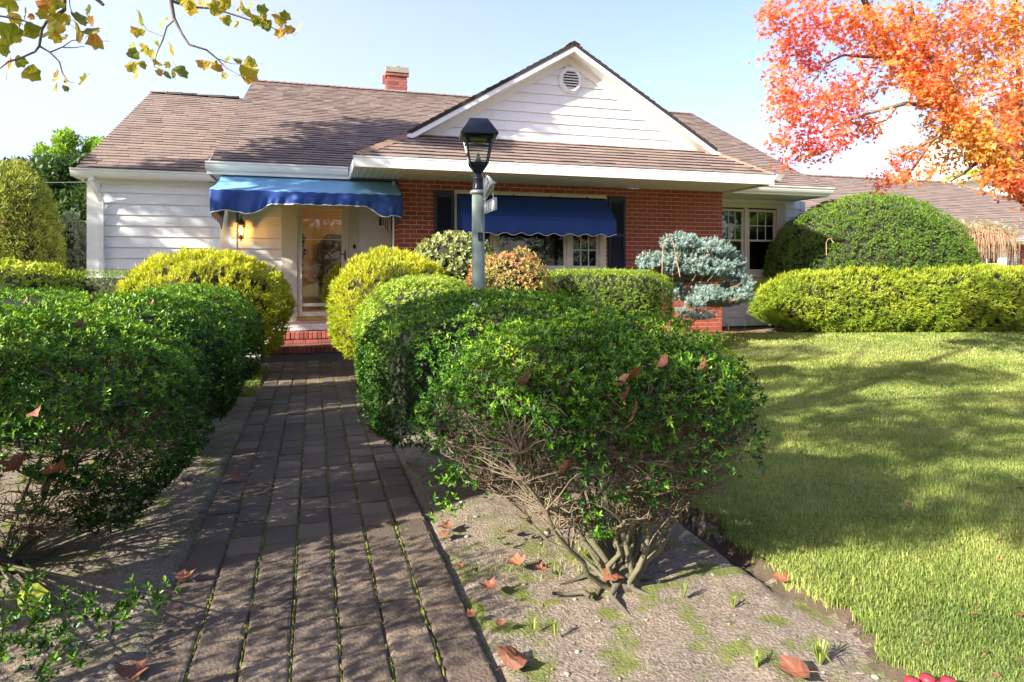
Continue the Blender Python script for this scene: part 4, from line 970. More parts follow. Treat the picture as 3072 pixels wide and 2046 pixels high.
b = MB(); b.tube([(.38, 0, 2.21), (.36, 0, 2.15), (.37, 0, 2.10)], .004, 5); b.tube([(.05, 0, 2.12), (.05, 0, 2.10)], .005, 5); b.tube([(-.03, 0, 2.13), (.10, 0, 2.13), (.40, 0, 2.21)], .006, 5); sgn(b, 'bracket', M['pewter'])

# ------------------------------------------------------------------ hedges along the path
def holly(label, x, y, rx, ry, zhi, seed, n, mat='holly', tm=LEAF6, size=.023, zlo=.12, k=6, **kw):
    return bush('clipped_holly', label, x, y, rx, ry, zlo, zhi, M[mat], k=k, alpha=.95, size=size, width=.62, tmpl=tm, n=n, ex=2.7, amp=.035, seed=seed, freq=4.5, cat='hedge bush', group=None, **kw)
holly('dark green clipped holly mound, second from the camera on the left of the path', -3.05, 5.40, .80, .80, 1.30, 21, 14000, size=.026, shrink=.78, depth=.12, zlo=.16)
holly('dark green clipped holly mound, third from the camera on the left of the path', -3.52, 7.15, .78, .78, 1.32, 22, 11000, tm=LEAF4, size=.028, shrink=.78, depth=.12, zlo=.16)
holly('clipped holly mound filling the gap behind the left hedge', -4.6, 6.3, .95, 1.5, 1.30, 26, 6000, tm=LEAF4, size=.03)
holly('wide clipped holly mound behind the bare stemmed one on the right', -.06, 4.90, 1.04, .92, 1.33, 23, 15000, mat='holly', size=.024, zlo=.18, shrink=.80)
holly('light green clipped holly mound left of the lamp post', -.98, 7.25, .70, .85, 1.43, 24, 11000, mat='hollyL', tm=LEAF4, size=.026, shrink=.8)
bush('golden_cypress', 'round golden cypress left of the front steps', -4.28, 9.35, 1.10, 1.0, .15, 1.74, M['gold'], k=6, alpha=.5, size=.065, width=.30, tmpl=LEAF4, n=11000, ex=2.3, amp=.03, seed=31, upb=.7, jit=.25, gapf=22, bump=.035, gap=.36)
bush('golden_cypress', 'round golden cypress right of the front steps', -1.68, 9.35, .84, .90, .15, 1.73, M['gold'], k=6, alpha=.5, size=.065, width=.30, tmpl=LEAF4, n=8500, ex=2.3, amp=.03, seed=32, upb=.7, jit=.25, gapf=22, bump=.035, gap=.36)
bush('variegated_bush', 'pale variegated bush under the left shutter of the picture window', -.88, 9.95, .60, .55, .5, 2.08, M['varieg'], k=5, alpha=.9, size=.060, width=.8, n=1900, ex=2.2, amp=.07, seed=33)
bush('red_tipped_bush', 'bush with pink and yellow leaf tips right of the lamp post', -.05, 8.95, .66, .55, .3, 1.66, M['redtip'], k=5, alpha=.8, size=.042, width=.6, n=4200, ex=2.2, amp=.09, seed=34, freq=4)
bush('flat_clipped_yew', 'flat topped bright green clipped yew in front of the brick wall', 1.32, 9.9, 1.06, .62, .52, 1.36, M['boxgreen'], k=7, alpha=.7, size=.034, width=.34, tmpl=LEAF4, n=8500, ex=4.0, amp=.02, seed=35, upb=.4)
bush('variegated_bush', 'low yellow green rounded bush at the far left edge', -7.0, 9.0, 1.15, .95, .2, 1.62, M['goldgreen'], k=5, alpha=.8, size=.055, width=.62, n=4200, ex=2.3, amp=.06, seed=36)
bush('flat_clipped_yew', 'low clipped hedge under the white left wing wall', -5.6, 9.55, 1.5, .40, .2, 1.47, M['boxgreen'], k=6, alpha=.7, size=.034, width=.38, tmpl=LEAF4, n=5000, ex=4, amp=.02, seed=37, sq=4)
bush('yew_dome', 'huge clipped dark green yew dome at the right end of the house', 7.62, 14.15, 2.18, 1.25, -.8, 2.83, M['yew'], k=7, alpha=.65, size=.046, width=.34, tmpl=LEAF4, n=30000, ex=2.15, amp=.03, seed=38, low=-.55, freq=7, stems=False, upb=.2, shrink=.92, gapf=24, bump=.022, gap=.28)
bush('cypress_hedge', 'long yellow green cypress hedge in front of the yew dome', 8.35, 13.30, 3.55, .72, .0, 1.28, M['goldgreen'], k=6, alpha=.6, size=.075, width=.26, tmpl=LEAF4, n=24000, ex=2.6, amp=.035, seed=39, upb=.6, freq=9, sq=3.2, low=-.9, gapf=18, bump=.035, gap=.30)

# ---- the two nearest hollies: bare stems below, foliage above
def stemmed_holly(label, x, y, bx, by, rx, ry, zlo, zhi, seed, n, thin, ntw, extra=()):
    r = random.Random(seed); g = 0.0
    root = empty('bare_stemmed_holly', (x, y, g), label, 'hedge bush')
    zc = (zlo + zhi) / 2; rad = (rx, ry, (zhi - zlo) / 2)
    P, N = shell(n, (0, 0, zc), rad, -.92, 2.5, .08, seed, .12, 5.0)
    g3 = gapnoise(P, seed, 38.0); kp = rng.uniform(0, 1, len(P)) < thin(P, N) * np.clip(.70 + .42 * g3, .08, 1); P, N = P[kp], N[kp]
    P = P + N * (np.clip(g3[kp], -.8, 1.2) * .022)[:, None]
    P2, N2 = shell(int(n * (.35 if x > 0 else .30)), (0, 0, zc + .05), (rx * .86, ry * .86, rad[2] * .86), .05, 2.5, .05, seed + 3, .25, 5.0)
    Pa, Na = np.concatenate([P, P2]), np.concatenate([N, N2])
    V, F, var = whorls(Pa, Na + np.array([0, 0, .35]), 6, .95, .0245, .64, LEAF6, var=np.clip(.36 + .36 * Na[:, 2] + rng.normal(0, .19, len(Pa)), 0, 1), jit=.42)  # leaf tone rises with upward facing, imitating sunlit bush tops
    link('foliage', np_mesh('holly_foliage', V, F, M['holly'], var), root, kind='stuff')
    stems = []; B = Vector((bx - x, by - y, 0))
    for i in range(26):
        a = 6.283 * i / 26 + r.uniform(-.25, .25); q = r.uniform(.35, .95); out = Vector((math.cos(a) * rx * q, math.sin(a) * ry * q, 0))
        zt = zlo + (zhi - zlo) * r.uniform(.35, .75) * (1.15 - .4 * q); b0 = B + Vector((r.uniform(-.07, .07), r.uniform(-.07, .07), -.02))
        mid1 = b0.lerp(out, .30) + Vector((r.uniform(-.05, .05), r.uniform(-.05, .05), zt * (.16 + .1 * (1 - q)))); mid2 = b0.lerp(out, .62) + Vector((r.uniform(-.06, .06), r.uniform(-.06, .06), zt * (.46 + .12 * (1 - q))))
        tp = out + Vector((0, 0, zt)); pts = []
        for t in np.linspace(0, 1, 9):
            t = float(t); p_ = (1 - t) ** 3 * b0 + 3 * (1 - t) ** 2 * t * mid1 + 3 * (1 - t) * t * t * mid2 + t ** 3 * tp
            pts.append(p_ + Vector((r.gauss(0, .015), r.gauss(0, .015), r.gauss(0, .008))) * (1 if 0 < t < 1 else 0))
        R0 = r.uniform(.010, .021); stems.append((pts, R0))
        MB().tube(pts, [R0 * (1 - .62 * k / 8) for k in range(9)], 7).obj('stem', M['stem'], root, smooth=True)
    b = MB(); b.lathe([(.10, -.03), (.085, .02), (.05, .07), (.02, .09)], (B.x, B.y, 0), 10)
    for k in range(7):
        a = 6.283 * k / 7 + r.uniform(-.3, .3); L = r.uniform(.15, .40)
        b.tube([B + Vector((math.cos(a) * .05, math.sin(a) * .05, .03)), B + Vector((math.cos(a) * L * .5, math.sin(a) * L * .5, .004)), B + Vector((math.cos(a + .5) * L, math.sin(a + .5) * L, -.03))], [.022, .013, .004], 7)
    b.obj('root', M['sandbark'], root, smooth=True)
    tw = MB(); allp = [(p_, R0) for pts, R0 in stems for p_ in pts[3:]]
    ends, _ = shell(ntw, (0, 0, zc), (rx * .97, ry * .97, rad[2] * 1.0), -.98, 2.4, .05, seed, .25, 4.5)
    for e_ in ends:
        e = Vector([float(v) for v in e_]); c = min(allp, key=lambda q: (q[0] - e).length + (3 if q[0].z > e.z + .02 else 0) + r.uniform(0, .18))[0]
        v = e - c; L = v.length
        if L < .03: continue
        side = Vector((r.gauss(0, 1), r.gauss(0, 1), r.gauss(0, .5))).normalized() * L * .14; pts = [c]; 
        for t in (.25, .5, .75, 1): pts.append(c + v * t + side * math.sin(t * 3.14) + Vector((r.gauss(0, 1), r.gauss(0, 1), r.gauss(0, 1) + .6)) * .009)
        rr = r.uniform(.0028, .0055); tw.tube(pts, [rr, rr * .85, rr * .7, rr * .5, rr * .3], 4, cap=False)
        for _k in range(2):   # side shoots
            i = r.choice((1, 2, 3)); d = Vector((r.gauss(0, 1), r.gauss(0, 1), r.gauss(.5, .8))).normalized(); L2 = r.uniform(.03, .10)
            tw.tube([pts[i], pts[i] + d * L2 * .5 + Vector((0, 0, .006)), pts[i] + d * L2 + Vector((r.gauss(0, .01), r.gauss(0, .01), .02))], [rr * .6, rr * .45, rr * .25], 4, cap=False)
    tw.obj('twigs', M['twig'], root, kind='stuff', smooth=True)
    if len(extra):
        C = np.array(extra, float); PP = []; 
        for c_ in C: PP.append(rng.normal(0, 1, (int(c_[4]), 3)) * c_[3] + c_[:3])
        PP = np.concatenate(PP); V, F, var = whorls(PP, np.tile([[0, -.3, 1.0]], (len(PP), 1)), 5, .95, .028, .75, LEAF6, jit=.6)
        lb = MB()
        for c_ in C:
            if c_[2] < .22: lb.tube([B + Vector((0, 0, .02)), B.lerp(Vector(c_[:3].tolist()), .5) + Vector((0, 0, .02)), Vector(c_[:3].tolist())], [.009, .006, .003], 5)
        if lb.v: lb.obj('stem', M['stem'], root, smooth=True)
        link('low_shoots', np_mesh('low_shoots', V, F, M['holly'], var), root, kind='stuff')
    return root
def thinR(P, N):   # dense on the crown, ragged below
    z = P[:, 2] + .12 * np.sin(P[:, 0] * 5 + 1); c = np.clip((z - .50) / .34, 0, 1); hole = .5 + .5 * np.sin(P[:, 0] * 9 + 2 * np.sin(P[:, 2] * 7)) * np.sin(P[:, 2] * 11 + P[:, 0] * 4)
    return np.clip(c ** 1.3 * (.55 + .45 * np.clip(N[:, 2] + .55, 0, 1)) + .10 * hole * (z > .4), 0, 1)
def thinL(P, N):   # the path side keeps its leaves low down
    z = P[:, 2]; side = np.clip((P[:, 0] - .42 + .06 * np.sin(z * 9)) / .22, 0, 1); return np.clip((z - .74 + .70 * side) / .22, .04, 1)
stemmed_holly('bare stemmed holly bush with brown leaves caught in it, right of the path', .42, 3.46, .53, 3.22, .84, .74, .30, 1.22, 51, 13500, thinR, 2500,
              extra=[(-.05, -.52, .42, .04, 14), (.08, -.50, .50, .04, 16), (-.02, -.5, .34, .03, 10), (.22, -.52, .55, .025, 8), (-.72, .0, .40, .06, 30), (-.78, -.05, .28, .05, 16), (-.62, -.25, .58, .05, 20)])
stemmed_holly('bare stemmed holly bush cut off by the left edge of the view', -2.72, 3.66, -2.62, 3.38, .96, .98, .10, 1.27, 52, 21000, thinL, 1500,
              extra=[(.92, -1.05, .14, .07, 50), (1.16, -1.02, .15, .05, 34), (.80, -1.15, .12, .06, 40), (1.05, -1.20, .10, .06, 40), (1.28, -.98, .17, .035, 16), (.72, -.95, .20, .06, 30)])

holly('dark clipped holly mound beside the camera, only its low shoots reach the lower left corner', -2.42, 1.70, .84, .84, 1.26, 27, 3800, size=.026, zlo=.42, shrink=0, depth=.5)
holly('dark clipped holly mound on the left just behind the camera', -1.95, -.15, .84, .84, 1.26, 28, 4000, tm=LEAF4, size=.03, zlo=.42, shrink=0, depth=.5)

# ------------------------------------------------------------------ blue spruce
sp = empty('blue_spruce', (3.05, 11.15, gz(3.05, 11.15)), 'leaning silver blue dwarf spruce against the right end of the brick wall', 'conifer')
pads = [(2130, 760, 60, 20), (2040, 745, 50, 22), (2080, 790, 100, 24), (2170, 800, 60, 22), (1990, 800, 50, 20), (2120, 820, 75, 20), (2200, 822, 35, 16), (1945, 805, 28, 22), (1925, 835, 14, 12), (2040, 850, 32, 16), (2020, 880, 26, 14), (2060, 903, 55, 12),
        (2130, 900, 45, 16), (2180, 880, 30, 14), (2150, 920, 60, 15), (2200, 910, 45, 16), (2232, 862, 20, 16), (2225, 895, 28, 14), (2100, 960, 40, 10), (2210, 838, 22, 12), (2070, 735, 24, 14), (2110, 880, 30, 10), (2085, 925, 26, 8), (2045, 945, 12, 8), (2080, 775, 60, 28), (2140, 790, 50, 26), (2010, 815, 45, 24), (2100, 835, 60, 20), (2170, 835, 40, 18), (2150, 905, 70, 20), (2075, 765, 50, 20)]
PP = []; NN = []; br = MB(); br.cur = .3
trunk = [Vector((-.35, .1, -.1)), Vector((-.28, .05, .35)), Vector((-.1, 0, .75)), Vector((.0, 0, 1.1)), Vector((-.15, 0, 1.5))]
for (px, py, hx, hy) in pads:
    Y_ = 11.15 + random.uniform(-.35, .35); k = Y_ / 2000; c = np.array([(px - 1536) * k - 3.05, Y_ - 11.15, 1.5 + (812 - py) * k - .2])
    n_ = int(hx * hy * .21) + 20; q = rng.normal(0, 1, (n_, 3)); q = unit(q) * rng.uniform(.5, 1, (n_, 1)); q[:, 2] = np.abs(q[:, 2]) * rng.choice([1, -.4], n_)
    PP.append(c + q * np.array([hx * k * 1.12, .26, hy * k * 1.7])); NN.append(q * np.array([1, 1, .5]) + np.array([0, 0, .75]))
    tr0 = min(trunk[1:], key=lambda v: abs(v.z - c[2] + .12)); br.tube([tr0, Vector(tr0).lerp(Vector(c), .55) + Vector((0, 0, -.05)), Vector(c)], [.018, .012, .006], 6)
PP, NN = np.concatenate(PP), np.concatenate(NN)
sh_ = []; 
for f in (0, .33, .66, 1.0): sh_.append((PP + unit(NN) * .05 * f, NN))
V, F, var = whorls(np.concatenate([a for a, _ in sh_]), np.concatenate([b_ for _, b_ in sh_]), 8, .85, .034, .22, NEED4, jit=.3)
link('foliage', np_mesh('spruce_foliage', V, F, M['spruce'], var), sp, kind='stuff')
MB().tube(trunk, [.05, .042, .036, .028, .015], 8).obj('trunk', M['bark'], sp, smooth=True); br.obj('branches', M['bark'], sp)
tw = MB()
for i in rng.choice(len(PP), 420): 
    p_ = Vector(PP[i]); q = p_ * .80 + Vector((-.06, 0, .10)); tw.tube([q, q.lerp(p_, .5) + Vector((0, 0, -.02)), p_], [.004, .003, .002], 4, cap=False)
tw.obj('dead_twigs', M['drystem'], sp, kind='stuff')

# ------------------------------------------------------------------ orange maple, trunk beyond the right edge
star = []
for k in range(10):
    a = math.pi * 2 * k / 10; r_ = (1.0, .36)[k % 2] * (1 if k not in (4, 6) else .8) if k != 5 else .3
    star.append((.45 + .55 * r_ * math.cos(a), .62 * r_ * math.sin(a), .05 - .16 * r_ * r_))
STAR = (np.array([(.45, 0, .06)] + star), np.array([[0, 1 + k, 1 + (k + 1) % 10] for k in range(10)]))
ml = empty('maple_tree', (7.6, 8.4, gz(7.6, 8.4)), 'tall maple with orange and red autumn leaves at the right edge', 'tree')
mb = MB()
def wpt(px, py, Y_): return Vector(((px - 1536) / 2000 * Y_, Y_, 1.5 + (812 - py) / 2000 * Y_))
off = Vector((7.6, 8.4, gz(7.6, 8.4)))
limbs = [([(7.62, 8.45, -.1), (7.55, 8.4, 1.0), (7.0, 8.25, 1.9)], [.22, .19, .165]), ([(7.0, 8.25, 1.9), wpt(3072, 565, 8.1), wpt(2990, 470, 8.0), wpt(2900, 375, 8.0), wpt(2860, 320, 8.1)], [.16, .145, .125, .10, .085]),
         ([wpt(2860, 320, 8.1), wpt(2780, 270, 8.1), wpt(2700, 170, 8.2), wpt(2640, 90, 8.3), wpt(2560, -60, 8.4)], [.08, .065, .052, .042, .03]), ([wpt(2860, 320, 8.1), wpt(2830, 210, 8.0), wpt(2760, 140, 7.9), wpt(2730, 20, 7.9)], [.06, .05, .045, .03]),
         ([wpt(2790, 318, 8.1), wpt(2720, 310, 7.9), wpt(2660, 325, 7.8), wpt(2590, 345, 7.8), wpt(2500, 380, 7.7)], [.03, .024, .02, .014, .006]), ([wpt(2690, 322, 7.85), wpt(2660, 360, 7.7), wpt(2620, 375, 7.6)], [.014, .010, .005]),
         ([wpt(2700, 170, 8.2), wpt(2590, 170, 8.0), wpt(2530, 165, 7.9), wpt(2480, 190, 7.8)], [.025, .018, .014, .008]), ([wpt(2480, 190, 7.8), wpt(2440, 240, 7.6), wpt(2400, 320, 7.6)], [.008, .006, .003]),
         ([wpt(2990, 470, 8.0), wpt(2930, 490, 7.8), wpt(2890, 520, 7.7), wpt(2850, 545, 7.6)], [.03, .02, .015, .008]), ([wpt(3072, 565, 8.1), wpt(3060, 300, 8.3), wpt(3050, 100, 8.4), wpt(3045, -50, 8.5)], [.032, .03, .025, .02]),
         ([wpt(2900, 375, 8.0), wpt(2800, 420, 7.6), wpt(2700, 470, 7.4)], [.02, .014, .006]), ([wpt(3072, 565, 8.1), wpt(3200, 300, 8.6), wpt(3300, 0, 9.0)], [.09, .07, .05])]
for pts, rr in limbs[:2]: MB().tube([Vector(p_) - off for p_ in pts], rr, 12).obj('trunk', M['maplebark'], ml, smooth=True)
for pts, rr in limbs[2:]: MB().tube([Vector(p_) - off for p_ in pts], rr, 8).obj('branch', M['maplebark'] if rr[0] > .04 else M['bark'], ml, smooth=True)
blobs = [(2330, 20, 50, 50), (2310, 95, 28, 40), (2300, 160, 10, 10), (2420, 40, 80, 50), (2520, 60, 90, 60), (2420, 130, 90, 40), (2360, 150, 55, 50), (2340, 220, 45, 40), (2380, 260, 60, 40), (2360, 330, 50, 40), (2340, 290, 35, 30), (2450, 200, 60, 40), (2440, 300, 60, 45), (2400, 350, 40, 30),
         (2500, 290, 60, 45), (2560, 250, 60, 40), (2540, 330, 60, 35), (2600, 280, 40, 30), (2470, 360, 60, 30), (2560, 380, 70, 30), (2380, 400, 55, 35), (2330, 430, 30, 22), (2420, 440, 60, 35), (2500, 420, 60, 35), (2370, 480, 22, 30), (2450, 470, 45, 22), (2590, 400, 40, 25), (2620, 360, 30, 30),
         (2600, 90, 80, 60), (2620, 160, 60, 50), (2680, 60, 90, 60), (2700, 130, 80, 50), (2760, 90, 90, 60), (2700, 220, 60, 50), (2780, 200, 80, 50), (2860, 80, 100, 70), (2860, 180, 90, 60), (2950, 60, 100, 70), (3040, 80, 80, 80), (2960, 170, 90, 60), (3040, 190, 70, 60), (2860, 260, 70, 40), (2940, 250, 60, 40), (3040, 250, 50, 40),
         (2820, 340, 45, 40), (2900, 330, 40, 30), (2870, 390, 45, 30), (2800, 400, 40, 30), (2790, 450, 45, 25), (2720, 460, 60, 25), (2680, 510, 50, 28), (2660, 550, 30, 22), (2750, 520, 60, 30), (2830, 500, 40, 25), (2860, 460, 40, 22), (2960, 340, 50, 30), (3000, 400, 50, 30), (3040, 430, 40, 40), (2950, 420, 40, 30), (2890, 530, 40, 15),
         (2930, 400, 40, 26), (2960, 450, 36, 24), (2990, 500, 30, 22), (3030, 340, 45, 35), (3010, 300, 40, 30), (3045, 385, 35, 30), (3020, 540, 30, 30), (3050, 500, 30, 40), (3060, 580, 18, 25), (2930, 470, 35, 22), (2980, 480, 30, 20), (2400, -60, 120, 60), (2600, -60, 120, 60), (2800, -80, 150, 80), (3000, -80, 150, 80), (3150, 100, 100, 120), (3180, 350, 90, 110), (3250, -100, 150, 150), (2850, -250, 300, 120), (3400, 200, 150, 200), (3120, 560, 60, 60), (2500, -180, 120, 60)]
PP, VV, NNm = [], [], []
for (px, py, hx, hy) in blobs:
    Yc = 7.9 + random.uniform(-.5, .6); k = Yc / 2000; inframe = px < 3120 and py > -20
    n_ = int(hx * hy * (.025 if inframe else .016)) + 6; q = unit(rng.normal(0, 1, (n_, 3))) * rng.uniform(.1, 1, (n_, 1)) ** .6
    c = np.array(wpt(px, py, Yc)); p_ = c + q * np.array([hx * k * 1.05, .42, hy * k * 1.05]); PP.append(p_)
    green = 1.0 if (2780 < px < 3000 and 320 < py < 500) or (2850 < px and 480 < py < 535) else 0
    base = .04 + .14 * rng.uniform(0, 1, n_) if green else np.clip(.44 + .30 * (2750 - px) / 500 * .5 + (.12 if py > 400 else 0) + .10 * np.sin(px * .05) + rng.normal(0, .17, n_), .14, 1)
    VV.append(base)
for q in range(46):   # leaf sprays hanging before the trunk and limbs
    f = q / 45; px = 2700 + 372 * f + random.uniform(-25, 25); py = 175 + 380 * f + random.uniform(-30, 45); m_ = 26
    PP.append(np.array(wpt(px, py, 7.45 + random.uniform(-.15, .2))) + rng.normal(0, 1, (m_, 3)) * np.array([.10, .10, .065])); VV.append((.10 if random.random() < .5 else .5) + rng.uniform(0, .18, m_))
PP, VV = np.concatenate(PP), np.concatenate(VV)
n_ = len(PP)
# three leaves at each twig end, hanging outwards
Pm = np.repeat(PP, 3, 0) + rng.normal(0, .03, (n_ * 3, 3)); Dm = rng.normal(0, 1, (n_ * 3, 3)); Dm[:, 2] -= .6; Nm = rng.normal(0, .6, (n_ * 3, 3)) + np.array([-.25, -.35, .9])
V, F, var = scatter(Pm - np.array(off), Dm, Nm, rng.uniform(.048, .072, n_ * 3), rng.uniform(.05, .075, n_ * 3), STAR, np.clip(np.repeat(VV, 3) + rng.normal(0, .08, n_ * 3), 0, 1))
link('crown', np_mesh('maple_crown', V, F, M['maple'], var), ml, kind='stuff')
tw = MB()
ends = [Vector(a_).lerp(Vector(b_), f_) + Vector((random.gauss(0, .05), random.gauss(0, .05), random.gauss(0, .05))) * 0 for pts, rr in limbs[1:] for a_, b_ in zip(pts[:-1], pts[1:]) for f_ in np.linspace(0, .93, 12).tolist()]
hubs = list(ends)
order = sorted(rng.choice(n_, 750, replace=False).tolist(), key=lambda i_: min((h_ - Vector(PP[i_])).length for h_ in ends[::6]))
for i in order:   # every twig forks from the nearest limb or earlier twig
    p_ = Vector(PP[i].tolist()); c = min(hubs, key=lambda q: (q - p_).length + random.uniform(0, .05)); L_ = (c - p_).length
    if .05 < L_ < .8:
        m_ = c.lerp(p_, .5) + Vector((random.gauss(0, .12), random.gauss(0, .12), random.gauss(.08, .1))) * L_; tw.tube([c - off, m_ - off, p_ - off], [.0045, .0035, .0018], 4, cap=False); hubs += [p_, m_]
tw.obj('twigs', M['bark'], ml, kind='stuff')
print('maple leaves', n_ * 3)

# ------------------------------------------------------------------ sycamore overhanging the top left corner
def lobed(n=5, r=random):
    pts = []; 
    for k in range(11):
        a = -2.45 + 4.9 * k / 10; big = k % 2 == 1; rr = (.58 if big else .45) * r.uniform(.86, 1.14); 
        if k == 5: rr = .66
        pts.append((.40 + rr * math.cos(a), rr * math.sin(a)))
    return [(-.0, 0)] + pts
def big_leaf_mesh(name, size, mat, seed, curl=.25):
    r = random.Random(seed); P2 = lobed(5, r); c1, c2 = r.uniform(-1, 1) * curl, r.uniform(.3, 1) * curl
    f = lambda x, y: c2 * y * y * 2 + c1 * (x - .4) ** 2 * 2 - .05 + .04 * math.sin(7 * x + 3 * y)
    V = [(.40 * size, 0, f(.4, 0) * size - .02 * size)] + [(x * size, y * size, f(x, y) * size) for x, y in P2] + [((.40 + (x - .40) * .5) * size, y * .5 * size, (f(.4 + (x - .4) * .5, y * .5) + .02 * (i % 2)) * size) for i, (x, y) in enumerate(P2)]
    k = len(P2); F = [(0, 1 + k + i, 1 + k + (i + 1) % k) for i in range(k)] + [(1 + k + i, 1 + i, 1 + (i + 1) % k, 1 + k + (i + 1) % k) for i in range(k)]
    b = MB(); b.add(V, F); b.tube([(0, 0, f(0, 0) * size), (-.18 * size, .02 * size, f(0, 0) * size + .03 * size), (-.36 * size, .06 * size, f(0, 0) * size - .02 * size)], .010 * size + .0006, 4)
    return b.mesh(name, mat)
sy = empty('sycamore_tree', (-5.2, .6, 0), 'sycamore whose thin branches and turning leaves hang into the top left corner', 'tree')
off2 = Vector((-5.2, .6, 0))
MB().tube([Vector((0, 0, -.1)), Vector((.1, .05, 1.6)), Vector((.0, .1, 3.2)), Vector((.3, .3, 5.0)), Vector((.2, .2, 7.0)), Vector((.1, .2, 8.6))], [.26, .21, .18, .14, .09, .03], 12).obj('trunk', M['maplebark'], sy, smooth=True)
SB = [([(-4.9, .9, 4.3), (-3.6, 2.6, 4.2), wpt(196, -60, 4.3), wpt(193, 30, 4.3), wpt(140, 65, 4.3), wpt(125, 90, 4.3), wpt(118, 138, 4.3), wpt(105, 155, 4.3), wpt(60, 175, 4.25), wpt(25, 185, 4.2), wpt(0, 205, 4.2), wpt(-60, 240, 4.2)], [.05, .035, .016, .012, .010, .009, .008, .007, .006, .006, .004, .003]),
      ([wpt(118, 138, 4.3), wpt(150, 157, 4.3), wpt(178, 185, 4.25), wpt(188, 220, 4.2), wpt(205, 245, 4.2), wpt(224, 248, 4.2)], [.007, .006, .005, .004, .003, .002]),
      ([wpt(150, 157, 4.3), wpt(190, 140, 4.3), wpt(215, 122, 4.4), wpt(250, 117, 4.4)], [.005, .004, .003, .002]), ([wpt(190, 143, 4.3), wpt(225, 143, 4.35), wpt(255, 138, 4.4)], [.004, .003, .002]),
      ([wpt(-60, 40, 4.2), wpt(0, 48, 4.2), wpt(60, 58, 4.25), wpt(115, 78, 4.3)], [.006, .006, .005, .004]),
      ([(-4.8, 1.0, 4.8), (-2.9, 3.0, 4.7), wpt(500, -80, 4.9), wpt(512, 0, 5.0), wpt(522, 55, 5.0), wpt(545, 100, 5.0), wpt(568, 134, 5.0), wpt(620, 150, 5.05), wpt(650, 175, 5.1), wpt(680, 205, 5.1), wpt(720, 225, 5.1)], [.05, .035, .02, .016, .013, .009, .008, .007, .006, .004, .0025]),
      ([wpt(522, 60, 5.0), wpt(500, 80, 5.0), wpt(488, 120, 5.0), wpt(470, 160, 5.0), wpt(462, 200, 5.0), wpt(500, 215, 5.0)], [.008, .007, .006, .004, .003, .002]), ([wpt(486, 108, 5.0), wpt(440, 90, 5.0), wpt(428, 70, 5.0)], [.004, .003, .002]),
      ([wpt(650, 175, 5.1), wpt(690, 190, 5.1), wpt(735, 194, 5.1)], [.004, .003, .002]), ([wpt(510, 0, 5.0), wpt(560, 20, 5.1), wpt(640, 25, 5.2), wpt(720, 50, 5.2), wpt(790, 75, 5.3), wpt(850, 95, 5.3)], [.012, .010, .008, .007, .004, .002]),
      ([wpt(205, -30, 4.3), wpt(210, 20, 4.3), wpt(222, 50, 4.3)], [.004, .003, .002]), ([wpt(270, -20, 4.3), wpt(300, 5, 4.3), wpt(310, 15, 4.3)], [.016, .012, .010])]
for pts, rr in SB: MB().tube([Vector(p_) - off2 for p_ in pts], rr, 6).obj('branch', M['bark'], sy, smooth=True)
for k in range(5):
    a = k * 1.3 + 2.2; z = 3.8 + .5 * k; L = 3.4 - .18 * k
    MB().tube([(0.1, .1, z), (math.cos(a) * L * .5 - .3, math.sin(a) * L * .5, z + .8), (math.cos(a) * L - .3, math.sin(a) * L, z + 1.3)], [.045, .03, .012], 6).obj('branch', M['bark'], sy)
lms = [big_leaf_mesh('leaf', .125, M['syc'], i) for i in range(8)]
for i, me in enumerate(lms):
    for v in me.attributes['var'].data: v.value = (i + .5) / 8
LP = [(25, 10, 40), (75, 42, 26), (95, 50, 14), (45, 55, 26), (60, 75, 18), (140, 10, 46), (160, 30, 30), (180, 10, 24), (128, 42, 22), (185, 55, 34), (170, 75, 46), (200, 60, 20), (265, 28, 24), (240, 55, 34), (270, 65, 26), (275, 90, 38), (230, 95, 38), (290, 125, 34), (95, 90, 36), (30, 100, 44), (5, 130, 26), (10, 150, 24), (62, 185, 24), (145, 100, 30), (165, 110, 26), (190, 112, 22), (28, 200, 40), (95, 220, 34), (170, 222, 20), (165, 240, 16), (195, 240, 12), (165, 262, 20), (198, 265, 14), (248, 238, 28), (55, 120, 14), (235, 120, 14),
      (420, 55, 32), (413, 92, 26), (487, 65, 30), (393, 140, 22), (400, 162, 24), (435, 147, 26), (472, 130, 18), (453, 165, 22), (515, 147, 28), (395, 200, 24), (407, 218, 26), (425, 192, 20), (473, 188, 18), (503, 195, 14), (478, 218, 16), (503, 225, 18), (520, 222, 18), (543, 213, 30), (610, 193, 26), (650, 202, 24), (672, 228, 18), (682, 178, 20), (715, 185, 20), (750, 185, 26), (760, 195, 24), (745, 220, 38),
      (570, 20, 30), (590, 30, 26), (555, 8, 24), (620, 12, 22), (650, 25, 34), (680, 10, 22), (678, 58, 22), (708, 70, 24), (720, 20, 30), (740, 35, 34), (755, 15, 24), (785, 30, 24), (790, 55, 30), (800, 75, 24), (770, 60, 24), (838, 55, 32), (855, 50, 22), (862, 80, 20), (840, 100, 22), (868, 90, 22), (897, 82, 24), (605, 0, 24), (540, -8, 24)]
for (px, py, sz) in LP:
    Y_ = (4.3 if px < 330 else 5.1) + random.uniform(-.15, .15); k = sz * 1.45 * Y_ / 2000 / .125; p_ = wpt(px, py, Y_) - off2
    rot = Quaternion((1, 0, 0), random.uniform(.5, 2.3)) @ Quaternion((0, 1, 0), random.uniform(-1.0, 1.0)) @ Quaternion((0, 0, 1), random.uniform(0, 6.28))
    ctr = rot @ Vector((.4 * .125 * k, 0, 0)); link('leaf', random.choice(lms), sy, matrix=Matrix.LocRotScale(p_ - ctr, rot, (k, k, k)))
